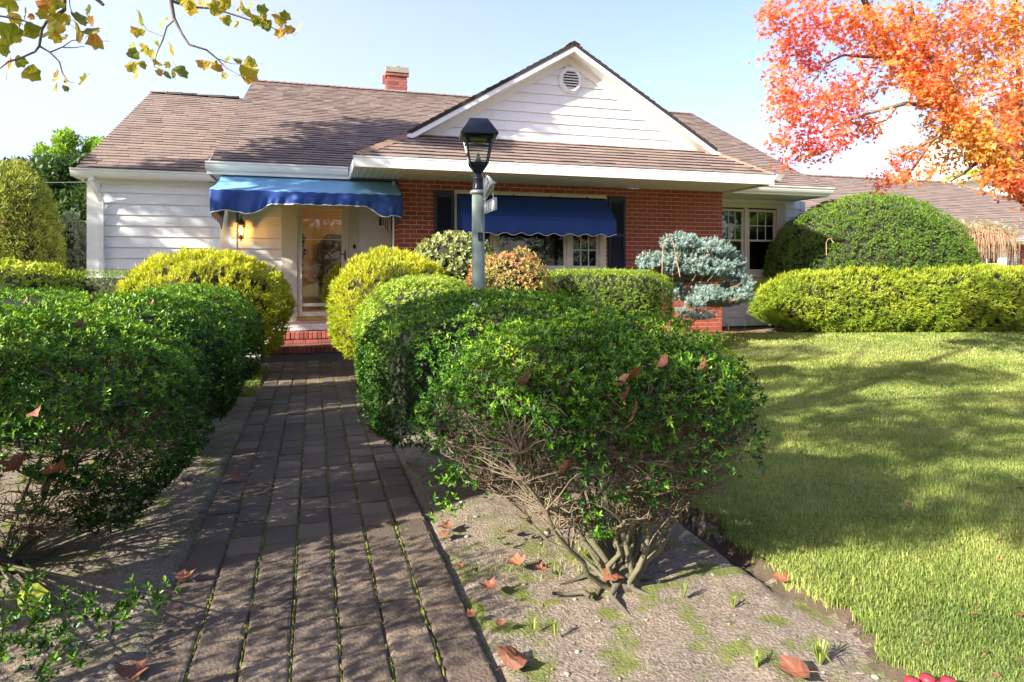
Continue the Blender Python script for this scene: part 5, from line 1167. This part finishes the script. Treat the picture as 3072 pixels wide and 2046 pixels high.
def crown(n, cs, parent, mat, size, seed, tm=LEAF4, flat=1.0, name='crown', width=.8):
    PP = []
    for (x, y, z, rx, ry, rz) in cs: 
        m_ = int(n * rx * ry * rz / sum(c_[3] * c_[4] * c_[5] for c_ in cs)) + 4; q = unit(rng.normal(0, 1, (m_, 3))) * rng.uniform(.2, 1, (m_, 1)) ** .45; PP.append(q * np.array([rx, ry, rz]) + np.array([x, y, z]))
    PP = np.concatenate(PP); V, F, var = whorls(PP, np.tile([[0, 0, 1.0]], (len(PP), 1)), 4, 1.1, size, width, tm, jit=.6)
    return link(name, np_mesh(name, V, F, M[mat], var), parent, kind='stuff')
crown(3900, [(random.gauss(-.9, 1.9), random.gauss(-1.2, 1.2), random.uniform(5.2, 8.0), .9, .6, .4) for _ in range(18)] + [(-.6, -3.1, 5.5, 1.1, .6, .4), (.6, -3.2, 5.6, 1.0, .5, .4), (-1.5, -3.0, 5.4, .8, .6, .4), (1.6, -3.0, 5.5, .9, .5, .4)], sy, 'syc', .13, 5)
def tree(name, label, x, y, h, cs, mat, n, size, cat='tree', tr=.18, z0=None, g=None, width=.8):
    root = empty(name, (x, y, 0 if g is None else g), label, cat)
    zt = h * .8; MB().tube([(0, 0, -.1), (.05, 0, zt * .4), (-.05, .05, zt)], [tr, tr * .7, tr * .2], 10).obj('trunk', M['bark'], root, smooth=True)
    for k in range(5):
        c_ = cs[k % len(cs)]; MB().tube([(0, 0, zt * (.35 + .1 * k)), (c_[0] * .5, c_[1] * .5, (zt * (.4 + .1 * k) + c_[2]) / 2), (c_[0], c_[1], c_[2])], [tr * .4, tr * .25, tr * .1], 6).obj('branch', M['bark'], root)
    crown(n, cs, root, mat, size, 1, width=width); return root
R_ = random.Random(5)
tree('oak_tree', 'tree standing left of the front garden that shades the gable', -9.0, 6.2, 9, [(R_.gauss(1.1, .8), R_.gauss(1.5, .8), R_.uniform(6.4, 8.8), .9, .9, .5) for _ in range(24)], 'treegreen', 6500, .14, z0=5)
tree('linden_tree', 'low branching tree left of the house that shades the white wing wall', -12.8, 5.2, 7, [(R_.gauss(-.1, 1.0), R_.gauss(.6, .8), R_.uniform(5.6, 7.6), .65, .6, .35) for _ in range(14)], 'treegreen', 2300, .14)
for sd, (x, y, h) in enumerate(((-20, -15, 8.5), (-14, -17, 9), (-8.5, -13.5, 8.5), (-4, -15.5, 9.5), (.5, -13, 9), (5, -15, 9.5), (9.5, -13, 9), (14, -15, 10), (19, -12, 9), (23, -6, 9), (24, 1, 8))):
    R_ = random.Random(sd); tree('street_tree', ('leftmost tree across the street', 'second tree from the left across the street', 'third tree from the left across the street', 'tree across the street left of the camera', 'tree across the street straight behind the camera', 'tree across the street right of the camera', 'tree across the street behind the lawn',
                                 'tall tree across the street on the right', 'tree at the corner across the street', 'tree beyond the right end of the lawn', 'tree beside the right neighbour plot')[sd], x, y, h, [(R_.gauss(0, 1.5), R_.gauss(0, 1.3), R_.uniform(1.6, h), 1.5, 1.4, 1.1) for _ in range(18)], 'treedark' if sd % 3 else 'treegreen', 1700, .30)

# ------------------------------------------------------------------ trees and shrubs beyond the house
def col_bush(name, label, px0, px1, pytop, Y_, mat, n, size, pybot=830, ex=2.2, cat='shrub', amp=.07, width=.4, depth=None, upb=.5, tm=LEAF4, k=6, seed=3, freq=5):
    kx = Y_ / 2000; xc = ((px0 + px1) / 2 - 1536) * kx; rx = (px1 - px0) / 2 * kx; zt = 1.5 + (812 - pytop) * kx
    return bush(name, label, xc, Y_, rx, depth or rx, 0, zt - gz(xc, Y_), M[mat], k=k, alpha=.6, size=size, width=width, tmpl=tm, n=n, ex=ex, amp=amp, seed=seed, low=-.95, cat=cat, upb=upb, stems=False, shrink=.84, freq=freq)
col_bush('arborvitae', 'tall rounded arborvitae at the left edge of the view', -80, 158, 500, 12.5, 'arbor', 9000, .10, seed=61, width=.28)
col_bush('grey_green_shrub', 'grey green shrub against the left corner of the house', 140, 262, 650, 13.5, 'greyshrub', 3500, .06, seed=62, amp=.14, width=.6)
def bgtree(name, label, Y_, blobs, mat, n, size, h=None):
    k = Y_ / 2000; cs = [((px - 1536) * k, 0, 1.5 + (812 - py) * k, rx * k, rx * k * .9, ry * k) for px, py, rx, ry in blobs]; x0 = sum(c_[0] for c_ in cs) / len(cs)
    return tree(name, label, x0, Y_, max(c_[2] for c_ in cs), [(c_[0] - x0, random.uniform(-.5, .5), *c_[2:]) for c_ in cs], mat, n, size)
bgtree('dark_tree', 'dark green tree behind the left corner of the house', 17, [(230, 560, 60, 60), (180, 530, 70, 50), (250, 640, 50, 70), (190, 640, 60, 80), (120, 500, 60, 40), (240, 500, 60, 40), (200, 740, 80, 90), (60, 520, 50, 40), (140, 600, 70, 60), (300, 620, 50, 90)], 'treedark', 6000, .13)
bgtree('bright_tree', 'sunlit green tree rising behind the left roof edge', 24, [(115, 455, 24, 26), (180, 470, 40, 30), (220, 430, 34, 34), (260, 440, 30, 32), (300, 440, 26, 26), (210, 480, 70, 30), (280, 480, 50, 30), (160, 500, 50, 22), (330, 470, 30, 40), (240, 540, 90, 40)], 'treegreen', 5200, .15)
bgtree('distant_tree', 'pale green tree between the right wing roof and the white house', 33, [(2870, 560, 40, 30), (2920, 540, 45, 26), (2960, 580, 30, 40), (2900, 600, 50, 40), (2960, 620, 40, 40), (2850, 590, 22, 22)], 'treegreen', 4200, .20)
for zz, lab in ((545, 'upper thin wire crossing the trees at the left'), (663, 'lower thin wire crossing the trees at the left')):
    a_ = wpt(-80, zz - 3, 14.5); b_ = wpt(275, zz + 1, 15.0)
    w_ = MB().tube([a_, a_.lerp(b_, .5) + Vector((0, 0, -.03)), b_], .006, 5).obj('overhead_wire', M['pewter']); set_props(w_, lab, 'wire')
bk = empty('barberry', (-8.5, 10.9, 0), 'thin red leaved barberry in front of the arborvitae', 'shrub')
PPb = np.array([[-.0 + .05 * math.sin(z * 3) + rng.normal(0, .06), rng.normal(0, .08), z] for z in rng.uniform(1.0, 2.35, 380)] + [[rng.normal(-.35, .25), rng.normal(0, .2), rng.uniform(.8, 1.65)] for _ in range(400)])
V, F, var = whorls(PPb, np.tile([[0, 0, 1.]], (len(PPb), 1)), 4, .9, .035, .5, LEAF4); link('foliage', np_mesh('barberry_foliage', V, F, M['pinkplant'], var), bk, kind='stuff')
MB().tube([(0, 0, 0), (.02, 0, 1.0), (-.02, 0, 2.3)], [.02, .015, .006], 6).obj('stem', M['twig'], bk)
# weeping tree in front of the right wing
wp_ = empty('weeping_tree', (11.2, 16.2, .2), 'small weeping tree with cream drooping twigs before the right wing', 'tree')
k = 16.2 / 2000; b = MB(); PPw = []
for i in range(620):
    a = random.uniform(0, 6.28); r0 = random.uniform(.1, 1.0) ** .7 * .92; zt = 2.45 - r0 * .35 + random.uniform(-.05, .12); x_, y_ = math.cos(a) * r0, math.sin(a) * r0 * .8; L = random.uniform(.3, .85)
    pts = [(x_ * .85, y_ * .85, zt), (x_, y_, zt - .04), (x_ * 1.08, y_ * 1.08, zt - L * .5), (x_ * 1.06, y_ * 1.06, zt - L)]; b.tube(pts, [.004, .005, .004, .003], 4, cap=False)
    if i % 2: PPw += [[x_ + random.gauss(0, .04), y_, zt + random.gauss(.02, .06)] for _ in range(3)]
for _ in range(120): PPw.append([random.uniform(.8, 1.35), random.uniform(-.5, .4), random.uniform(1.9, 2.6)])
b.obj('twigs', M['drystem'], wp_, kind='stuff'); PPw = np.array(PPw); V, F, var = whorls(PPw, np.tile([[0, 0, 1.]], (len(PPw), 1)), 5, 1.2, .05, .6, LEAF4); link('foliage', np_mesh('weeping_foliage', V, F, M['weep'], var), wp_, kind='stuff')
MB().tube([(0, 0, -.1), (.04, 0, 1.0), (0, 0, 2.3)], [.05, .04, .03], 8).obj('trunk', M['bark'], wp_)
for k_ in range(6): a = k_ * 1.05; MB().tube([(0, 0, 2.2), (math.cos(a) * .4, math.sin(a) * .3, 2.42), (math.cos(a) * .85, math.sin(a) * .7, 2.2)], [.02, .014, .006], 5).obj('branch', M['bark'], wp_)
# neighbour's house
nb = empty('neighbour_house', (21.7, 30, 0), 'tall white neighbouring house with brick chimney at the right edge', 'house')
MB().box(0, 12, 0, 10, -.3, 5.7).obj('wall', M['white'], nb); MB().box(-.55, 12.5, -.55, -.001, 5.7, 5.95).obj('eave', M['cream'], nb); MB().box(-.55, -.001, 0, 10.5, 5.7, 5.95).obj('eave', M['cream'], nb)
MB().prism([(1.25, -.5, 5.96), (12.5, -.5, 5.96), (12.5, 5, 9.6), (1.3, 5, 9.6)], (0, 0, -.05)).obj('roof', M['greyroof'], nb); MB().prism([(1.25, 10.5, 5.96), (12.5, 10.5, 5.96), (12.5, 5, 9.6), (1.3, 5, 9.6)], (0, 0, -.05)).obj('roof', M['greyroof'], nb)
MB().prism([(1.3, 0, 5.951), (1.3, 10, 5.951), (1.3, 5, 9.5)], (.1, 0, 0)).obj('wall', M['white'], nb)
MB().box(.2, 1.15, -.35, -.01, 5.96, 9.5).obj('chimney', M['mortar'], nb)
cb = MB(); z = 5.98; q = 0
while z < 9.4:
    a = .19 - (.1 if q % 2 else 0)
    while a < 1.14: u, v = max(a, .19), min(a + .2, 1.16); cb.cur = random.random(); cb.box(u, v, -.37, -.352, z, z + .068); cb.box(.18, .199, -.36, -.05, z, z + .068) if a < .2 else None; a += .212
    z += .0785; q += 1
cb.obj('bricks', M['brick'], nb, kind='stuff')
MB().tube([(.12, -.35, 5.7), (.12, -.1, 5.45), (.12, -.06, 0)], .045, 8).obj('downspout', M['cream'], nb); MB().box(.95, 1.55, -.03, -.002, 3.0, 4.3).obj('shutter', pm('peach_shutter', (.62, .40, .28)), nb)

# ------------------------------------------------------------------ grass
def grass_field(name, n, box, dens, hlen, label=None, mask=None, w=.0036):
    x = rng.uniform(box[0], box[1], n); y = rng.uniform(box[2], box[3], n)
    kp = (np.abs(x) < .80 * y + .5) & (lawn_mask(x, y) > .35) if mask is None else mask(x, y)
    if dens: kp &= rng.uniform(0, 1, n) < dens(x, y)
    x, y = x[kp], y[kp]; n = len(x); z = ground_z(x, y) + np.where(lawn_mask(x, y) > .5, .034, .0)
    patch = np.clip(fbm(x, y, 77, 2.2, 3), -.5, .6); L = hlen * rng.uniform(.55, 1.3, n) * (1 + .4 * patch); sc = np.clip(y / 4.5, 1, 2.6)
    a = rng.uniform(0, 6.283, n); lean = rng.uniform(.15, .95, n); dx, dy = np.cos(a), np.sin(a)
    wd = w * sc * rng.uniform(.7, 1.3, n); px_, py_ = -dy * wd / 2, dx * wd / 2
    B0 = np.stack([x, y, z - .015], 1); sd = np.stack([px_, py_, 0 * z], 1); d = np.stack([dx, dy, 0 * z], 1); up = np.array([0, 0, 1.0])
    M1 = B0 + d * (L * lean * .35)[:, None] + up * (L * .62 + .01)[:, None]; T = B0 + d * (L * lean * 1.0)[:, None] + up * (L * (1.05 - .45 * lean) + .012)[:, None]
    V = np.stack([B0 - sd, B0 + sd, M1 + sd * .8, M1 - sd * .8, T], 1).reshape(-1, 3); b = np.arange(n) * 5
    F = np.concatenate([np.stack([b, b + 1, b + 2], 1), np.stack([b, b + 2, b + 3], 1), np.stack([b + 3, b + 2, b + 4], 1)])
    var = np.clip(.42 + .16 * patch + .10 * fbm(x, y, 78, 9, 2) + rng.normal(0, .17, n), 0, 1)
    return link(name, np_mesh(name, V, F, M['grass'], np.repeat(var, 5)), kind='stuff', label=label, cat='grass' if label else None)
grass_field('grass', 210000, (1.0, 6.2, 2.0, 6.0), None, .034, 'short mown lawn grass near the camera')
grass_field('grass', 60000, (1.2, 3.6, 1.9, 4.0), None, .034, 'short mown lawn grass at the bottom right corner')
grass_field('grass', 190000, (.2, 9.0, 6.0, 10.0), None, .036, 'short mown lawn grass in the middle of the lawn', w=.004)
grass_field('grass', 120000, (1.0, 13.0, 10.0, 15.5), None, .038, 'short mown lawn grass in front of the long hedge', w=.004)
grass_field('grass', 40000, (-9, -3.8, 3.5, 10), None, .05, 'short lawn grass left of the left hedge')
grass_field('weeds', 26000, (-4.1, -3.0, 8.0, 10.4), lambda x, y: np.clip(.5 + fbm(x, y, 12, 4, 2), 0, 1), .045, 'patch of sunlit grass between the left hedge and the path', mask=lambda x, y: (HS(x, y)[0] < -.8) & (HS(x, y)[0] > -1.5))
grass_field('weeds', 60000, (-3.2, 1.6, 1.7, 7.0), lambda x, y: np.clip(fbm(x, y, 13, 3.1, 3) * 1.2 - .72, 0, .55), .026, 'tiny green weeds and seedlings scattered over the sandy soil',
            mask=lambda x, y: (lawn_mask(x, y) < .2) & ((HS(x, y)[0] < -.77) | (HS(x, y)[0] > .56)))
def dry(x, y): return (lawn_mask(x, y) < .2)
# dry lawn edge trampled straw
# pebbles, soil crumbs, fallen twigs
def soil_ok(x, y): s_, t_ = HS(x, y); return (s_ < -.79 or s_ > .58) and float(lawn_mask(np.array([x]), np.array([y]))[0]) < .2
def soil_z(x, y):
    i = np.searchsorted(xs, x); j = np.searchsorted(ys, y); return float(Z[min(j, ny - 1), min(i, nx - 1)])
pb = MB()
for _ in range(600):
    x = random.uniform(-2.6, 1.6); y = 1.8 + 4.5 * random.random() ** 1.6
    if not soil_ok(x, y): continue
    r_ = random.choice((.003, .004, .005, .006, .008, .012)) * random.uniform(.7, 1.2); pb.cur = random.random(); z = soil_z(x, y)
    rr = Matrix.Translation((x, y, z + r_ * .2)) @ Matrix.Rotation(random.uniform(0, 6.28), 4, 'Z')
    q = MB().lathe([(.5 * r_, -.5 * r_), (r_, 0), (.8 * r_, .4 * r_), (.2 * r_, .6 * r_)], (0, 0, 0), 6); pb.add([rr @ Vector((v[0] * 1.4, v[1], v[2])) for v in q.v], q.f)
set_props(pb.obj('pebbles', M['pebble'], smooth=True), 'small pale pebbles scattered over the sandy soil', 'pebbles', kind='stuff')
cr = MB()
for _ in range(12000):
    x = random.uniform(-2.8, 1.7); y = 1.8 + 5.5 * random.random() ** 1.5
    if not soil_ok(x, y): continue
    r_ = random.uniform(.002, .006); z = soil_z(x, y); a = random.uniform(0, 6.28); cr.cur = random.random(); L = r_ * random.choice((.7, 1, 1.2, 1.6, 4 if random.random() < .2 else 1))
    dx, dy = math.cos(a), math.sin(a); cr.add([(x - dx * L, y - dy * L, z + .001), (x + dx * L, y + dy * L, z + .002), (x - dy * r_ * .5, y + dx * r_ * .5, z + r_ * .9), (x + dy * r_ * .5, y - dx * r_ * .5, z + .0)], [(0, 1, 2), (0, 3, 1), (1, 3, 2), (0, 2, 3)])
set_props(cr.obj('soil_crumbs', pm('soil_crumb', (.23, .18, .13), (.12, .092, .065), 40, .95, var=.5)), 'loose crumbs and plant litter on the soil', 'litter', kind='stuff')
lt = MB()
for _ in range(420):
    y = 2.2 + 10 * random.random() ** 1.3; x = random.uniform(.8, 1.2 + .78 * y)
    if float(lawn_mask(np.array([x]), np.array([y]))[0]) < .9: continue
    z = gz(x, y) + .055; r_ = random.uniform(.006, .020); a = random.uniform(0, 6.28); lt.cur = random.random(); c, d = math.cos(a) * r_, math.sin(a) * r_
    lt.add([(x - c, y - d, z), (x + d * .6, y - c * .6, z + .006), (x + c, y + d, z + .002), (x - d * .5, y + c * .5, z + .009)], [(0, 1, 2, 3)])
set_props(lt.obj('leaf_litter', M['deadleaf']), 'small brown leaf bits scattered over the lawn', 'litter', kind='stuff')
mu = MB()
for _ in range(3800):   # bark litter at the foot of the long hedge and brick wall
    x = random.uniform(3.2, 11); y = np.interp(x, [3.2, 4.2, 11], [12.0, 12.85, 12.95]) + random.uniform(-.02, .45); z = gz(x, y) + .01; a = random.uniform(0, 3.14); L = random.uniform(.01, .05); dx, dy = math.cos(a) * L, math.sin(a) * L; mu.cur = random.random()
    mu.add([(x - dx, y - dy, z), (x + dx, y + dy, z + .01), (x - dy * .3, y + dx * .3, z + .018), (x + dy * .3, y - dx * .3, z)], [(0, 1, 2), (0, 3, 1), (1, 3, 2), (0, 2, 3)])
set_props(mu.obj('bark_litter', pm('red_bark_litter', (.30, .15, .08), (.12, .07, .04), 20, .95, var=.4)), 'reddish bark litter along the foot of the long hedge', 'litter', kind='stuff')

# ------------------------------------------------------------------ fallen sycamore leaves, one by one
dead = [big_leaf_mesh('fallen_leaf', .13, M['deadleaf'], 100 + i, .55) for i in range(8)]
FL = [(1530, 1690, .12, 'flat on the soil left of the nearest bush roots'), (1450, 1775, .10, 'folded on the soil beside the path edge'), (1318, 1580, .11, 'on the soil below the hedge with a second leaf'), (1345, 1595, .09, 'lying against another leaf under the nearest right bush'), (1236, 1392, .10, 'just right of the path halfway up'),
      (1225, 1500, .08, 'on the rightmost pavers with its stalk towards the door'), (1070, 1230, .08, 'on the pavers beside the light green mound'), (1105, 1305, .08, 'on the pavers near the second right mound'), (690, 1443, .10, 'at the left edge of the path with its stalk on a paver'), (530, 1735, .11, 'on the sand left of the path in front of the hedge'),
      (390, 2000, .14, 'crumpled at the bottom left beside the path'), (1520, 1990, .15, 'long and curled at the bottom beside the pavers'), (2370, 1745, .11, 'at the dark lawn edge right of the nearest bush'), (2430, 2025, .15, 'bright orange at the bottom beside a grass tuft'), (2305, 1365, .09, 'on the lawn right of the nearest bush'),
      (2480, 1250, .05, 'small on the middle of the lawn'), (2728, 1543, .05, 'red and small on the shaded lawn'), (3040, 1483, .09, 'on the sunlit lawn at the right edge'), (2860, 1055, .04, 'tiny on the far sunny lawn'), (1850, 1750, .12, 'leaning on the root crown of the nearest bush'), (605, 1290, .1, 'under the second left mound'),
      (545, 1450, .1, 'under the nearest left bush'), (580, 1575, .09, 'red beside seedlings left of the path'), (600, 1540, .07, 'small on sand left of the path'), (1700, 1470, .09, 'deep under the nearest right bush'), (1620, 1720, .07, 'at the foot of the left stems of the nearest bush'), (1510, 1870, .06, 'small beside pebbles at the path edge'),
      (1130, 1145, .09, 'at the foot of the light green mound'), (1545, 1595, .08, 'under the left stems of the nearest right bush'), (1400, 1850, .05, 'tiny at the corner of the last pavers'), (1365, 1700, .06, 'small between the path and the pebbles'), (2755, 1420, .04, 'tiny brown on the lawn'), (2800, 1180, .04, 'small tan on the upper lawn'), (690, 1190, .07, 'at the foot of the left hedge near the grass patch')]
def on_ground(px, py, h=0.0):
    Y_ = (h - 1.5) * 2000 / (812 - py); 
    for _ in range(4): z = gz((px - 1536) / 2000 * Y_, Y_) + h; Y_ = (z - 1.5) * 2000 / (812 - py)
    return (px - 1536) / 2000 * Y_, Y_, z
for i, (px, py, sz, lab) in enumerate(FL):
    x, y, z = on_ground(px, py, .02); k = sz / .13 * .80; tilt = .5 if 'leaning' not in lab else 1.2
    o = link('fallen_leaf', dead[i % 8], matrix=Matrix.LocRotScale((x, y, z + (.05 if px > 2200 and py < 1700 else .012) + (.06 if 'leaning' in lab else 0)), Quaternion((0, 0, 1), random.uniform(0, 6.28)) @ Quaternion((1, 0, 0), random.uniform(-tilt, tilt)), (k, k, k)))
    set_props(o, 'brown fallen leaf ' + lab, 'leaf', 'fallen brown leaves')
CL = [(1585, 1140, 2.93, .11, 'caught upright in the left part of the nearest right bush'), (1905, 1115, 2.88, .13, 'largest, caught in the middle of the nearest right bush'), (1870, 1140, 2.90, .09, 'wedged under the largest one in the nearest right bush'), (1885, 1180, 2.84, .10, 'third of the cluster in the middle of the nearest right bush'),
      (1905, 1228, 2.80, .12, 'lowest of the cluster in the nearest right bush'), (1978, 1085, 2.98, .08, 'thin and upright right of the cluster in the nearest right bush'), (2100, 1090, 3.0, .09, 'on the right shoulder of the nearest right bush'), (1655, 970, 3.5, .07, 'dark red near the top of the nearest right bush'), (1785, 935, 3.95, .07, 'on the back top of the nearest right bush'),
      (1500, 1020, 4.25, .06, 'dark on the wide mound behind the nearest right bush'), (1395, 1010, 4.3, .05, 'small orange on the wide right mound'), (1320, 1020, 4.25, .04, 'tiny orange at the left of the wide right mound'), (1715, 1395, 2.86, .10, 'caught among the lower stems of the nearest right bush'), (285, 900, 4.4, .11, 'bright red brown on top of the left hedge'),
      (250, 970, 3.5, .07, 'pinkish on the nearest left bush top'), (455, 905, 5.1, .05, 'dark on the second left mound'), (660, 893, 5.6, .05, 'small on the third left mound'), (100, 1230, 2.95, .08, 'caught in the leaves at the left side of the nearest left bush'), (200, 1405, 2.82, .11, 'orange on the low leaves of the nearest left bush'), (80, 1380, 2.85, .12, 'dark and folded among the stems at the left edge'), (75, 900, 4.3, .05, 'small on the far top of the nearest left bush')]
for i, (px, py, Y_, sz, lab) in enumerate(CL):
    k = sz / .13 * .78
    o = link('fallen_leaf', dead[(i * 3) % 8], matrix=Matrix.LocRotScale(wpt(px, py, Y_ - .06), Quaternion((0, 0, 1), random.uniform(-2.6, -.6)) @ Quaternion((1, 0, 0), random.uniform(.5, 1.5)), (k, k, k))); set_props(o, 'brown fallen leaf ' + lab, 'leaf', 'fallen brown leaves')
o = link('fallen_leaf', big_leaf_mesh('yellow_leaf', .13, M['yellowleaf'], 9, .2), matrix=Matrix.LocRotScale(wpt(50, 1795, 2.75), Quaternion((0, 0, 1), .6) @ Quaternion((1, 0, 0), .9), (.8,) * 3)); set_props(o, 'yellow green leaf caught in the twigs at the lower left edge', 'leaf')
# grass tufts and little plants in the soil
def tuft(px, py, L, n_, label, mat='grass', spread=.6):
    x, y, z = on_ground(px, py); root = empty('grass_tuft', (x, y, z), label, 'grass tuft'); b = MB()
    for i in range(n_):
        a = random.uniform(0, 6.28); l_ = L * random.uniform(.6, 1.1); q = random.uniform(.2, spread); d = Vector((math.cos(a), math.sin(a), 0)); w_ = Vector((-d.y, d.x, 0)) * .0035; b.cur = random.uniform(.25, .6)
        p0, p1, p2 = Vector((0, 0, 0)) + d * .006, d * l_ * q * .5 + Vector((0, 0, l_ * .6)), d * l_ * q * 1.3 + Vector((0, 0, l_ * (.9 - .5 * q)))
        b.add([p0 - w_, p0 + w_, p1 + w_ * .9, p1 - w_ * .9, p2], [(0, 1, 2, 3), (3, 2, 4)])
    b.obj('blades', M[mat], root, kind='stuff')
tuft(2460, 1990, .12, 26, 'bright green grass tuft behind the orange leaf at the bottom right', spread=.9); tuft(1665, 1905, .10, 10, 'thin grass tuft on the soil in front of the nearest right bush'); tuft(2270, 2000, .08, 14, 'low grass tuft at the bottom edge among moss'); tuft(2050, 1790, .10, 7, 'sparse thin grass tuft right of the bush roots')
tuft(1600, 1890, .06, 8, 'small grass tuft left of the thin one'); tuft(2200, 1820, .07, 12, 'short grass tuft in the sunny sand'); tuft(580, 1600, .05, 8, 'little green tuft left of the path'); tuft(2180, 990, .25, 6, 'weed stalk on the bed at the foot of the siding'); tuft(740, 1895, .035, 7, 'tiny seedling growing between the pavers'); tuft(1145, 1378, .05, 8, 'small weed in the paver joint at the right side')
for (px, lab) in ((2235, 'tall pale weed at the foot of the white siding'), (2185, 'short pale weed at the brick corner')):
    x, y, z = on_ground(px, 1003); root = empty('weed', (x, y, z), lab, 'weed'); b = MB(); b.tube([(0, 0, 0), (.01, 0, .1), (0, 0, .2)], .004, 5)
    for k in range(12): a = random.uniform(0, 6.28); zz = random.uniform(.03, .2); b.add([(0, 0, zz), (.03 * math.cos(a), .03 * math.sin(a), zz + .015), (.03 * math.cos(a + .5), .03 * math.sin(a + .5), zz + .01)], [(0, 1, 2)])
    b.obj('stalk', M['boxgreen'], root)
hs = empty('hosta', (1.75, 9.3, gz(1.75, 9.3)), 'broad leaved green plant under the blue spruce', 'plant')
for k in range(14):
    a = random.uniform(0, 6.28); me = MB(); q = [Vector((0, 0, .05)), Vector((.12, .06, .25)), Vector((.22, .05, .3)), Vector((.34, 0, .22)), Vector((.22, -.05, .3)), Vector((.12, -.06, .25))]; me.cur = .4; me.add(q, [(0, 1, 2, 3), (0, 3, 4, 5)]); me.obj('leaf', M['treegreen'], hs, matrix=Matrix.Rotation(a, 4, 'Z') @ Matrix.Translation((random.uniform(.0, .25), 0, random.uniform(0, .12))))
# dried arching vine stems by the spruce, and a hook on the yew dome
vn = MB(); vn.tube([wpt(1985, 860, 10.5), wpt(1988, 760, 10.5), wpt(1990, 735, 10.5), wpt(2000, 715, 10.5), wpt(2012, 714, 10.5), wpt(2020, 730, 10.5), wpt(2030, 780, 10.5), wpt(2040, 830, 10.5)], .006, 6)
set_props(vn.obj('dried_vine', M['drystem'], smooth=True), 'dried vine arching over the top of the blue spruce', 'vine')
vn = MB(); vn.tube([wpt(2002, 885, 10.3), wpt(1998, 905, 10.3), wpt(2012, 935, 10.3), wpt(2022, 955, 10.3), wpt(2024, 985, 10.3)], .006, 6); vn.tube([wpt(2014, 880, 10.3), wpt(2017, 930, 10.3), wpt(2004, 965, 10.3)], .006, 6)
set_props(vn.obj('dried_vine', M['drystem'], smooth=True), 'two crossing dried stems below the blue spruce', 'vine')
vn = MB(); vn.tube([wpt(1962, 920, 10.2), wpt(1965, 940, 10.2), wpt(1976, 965, 10.2)], .005, 6); set_props(vn.obj('dried_vine', M['drystem']), 'single pale stem left of the crossing stems', 'vine')
hk = MB(); hk.tube([wpt(2479, 765, 12.7), wpt(2479, 728, 12.7), wpt(2484, 717, 12.7), wpt(2492, 716, 12.7), wpt(2500, 728, 12.7)], .007, 6); set_props(hk.obj('garden_hook', M['drystem'], smooth=True), 'thin curved hook standing against the yew dome', 'hook')
ed = MB(); x, y, z = on_ground(2235, 1600); 
rt = MB(); rt.tube([wpt(1655, 1780, 3.08), wpt(1700, 1782, 3.1), wpt(1750, 1775, 3.1), wpt(1772, 1790, 3.05)], [.008, .01, .013, .012], 6)
set_props(rt.obj('exposed_root', M['sandbark'], smooth=True), 'thin exposed root curving over the soil left of the root crown', 'root')
rp = empty('red_planter', (1.43, 2.17, .03), 'red scalloped rim of a container at the bottom right edge', 'planter')
b = MB(); b.lathe([(.10, .0), (.13, .05), (.135, .06), (.12, .06)], (0, 0, 0), 20); b.obj('bowl', M['rubber'], rp, smooth=True)
for k_ in range(12): a = 6.283 * k_ / 12; MB().lathe([(.0, -.012), (.026, 0), (.022, .014), (0, .018)], (.125 * math.cos(a), .125 * math.sin(a), .06), 10).obj('scallop', M['rubber'], rp, smooth=True)

# look-alike things share a group
GROUPS = {'clipped_holly': 'clipped holly mounds along the path', 'bare_stemmed_holly': 'clipped holly mounds along the path', 'golden_cypress': 'golden cypresses beside the front steps', 'street_tree': 'trees across the street',
          'grass_tuft': 'grass tufts in the soil beds', 'variegated_bush': 'rounded bushes near the house front', 'flat_clipped_yew': 'flat clipped yews under the house walls', 'dried_vine': 'dried stems around the blue spruce', 'overhead_wire': 'overhead wires at the left', 'weed': 'weeds at the house foot'}
for o in scn.objects:
    if o.parent is None and 'category' in o and 'group' not in o:
        g_ = GROUPS.get(o.name.split('.')[0])
        if g_: o['group'] = g_
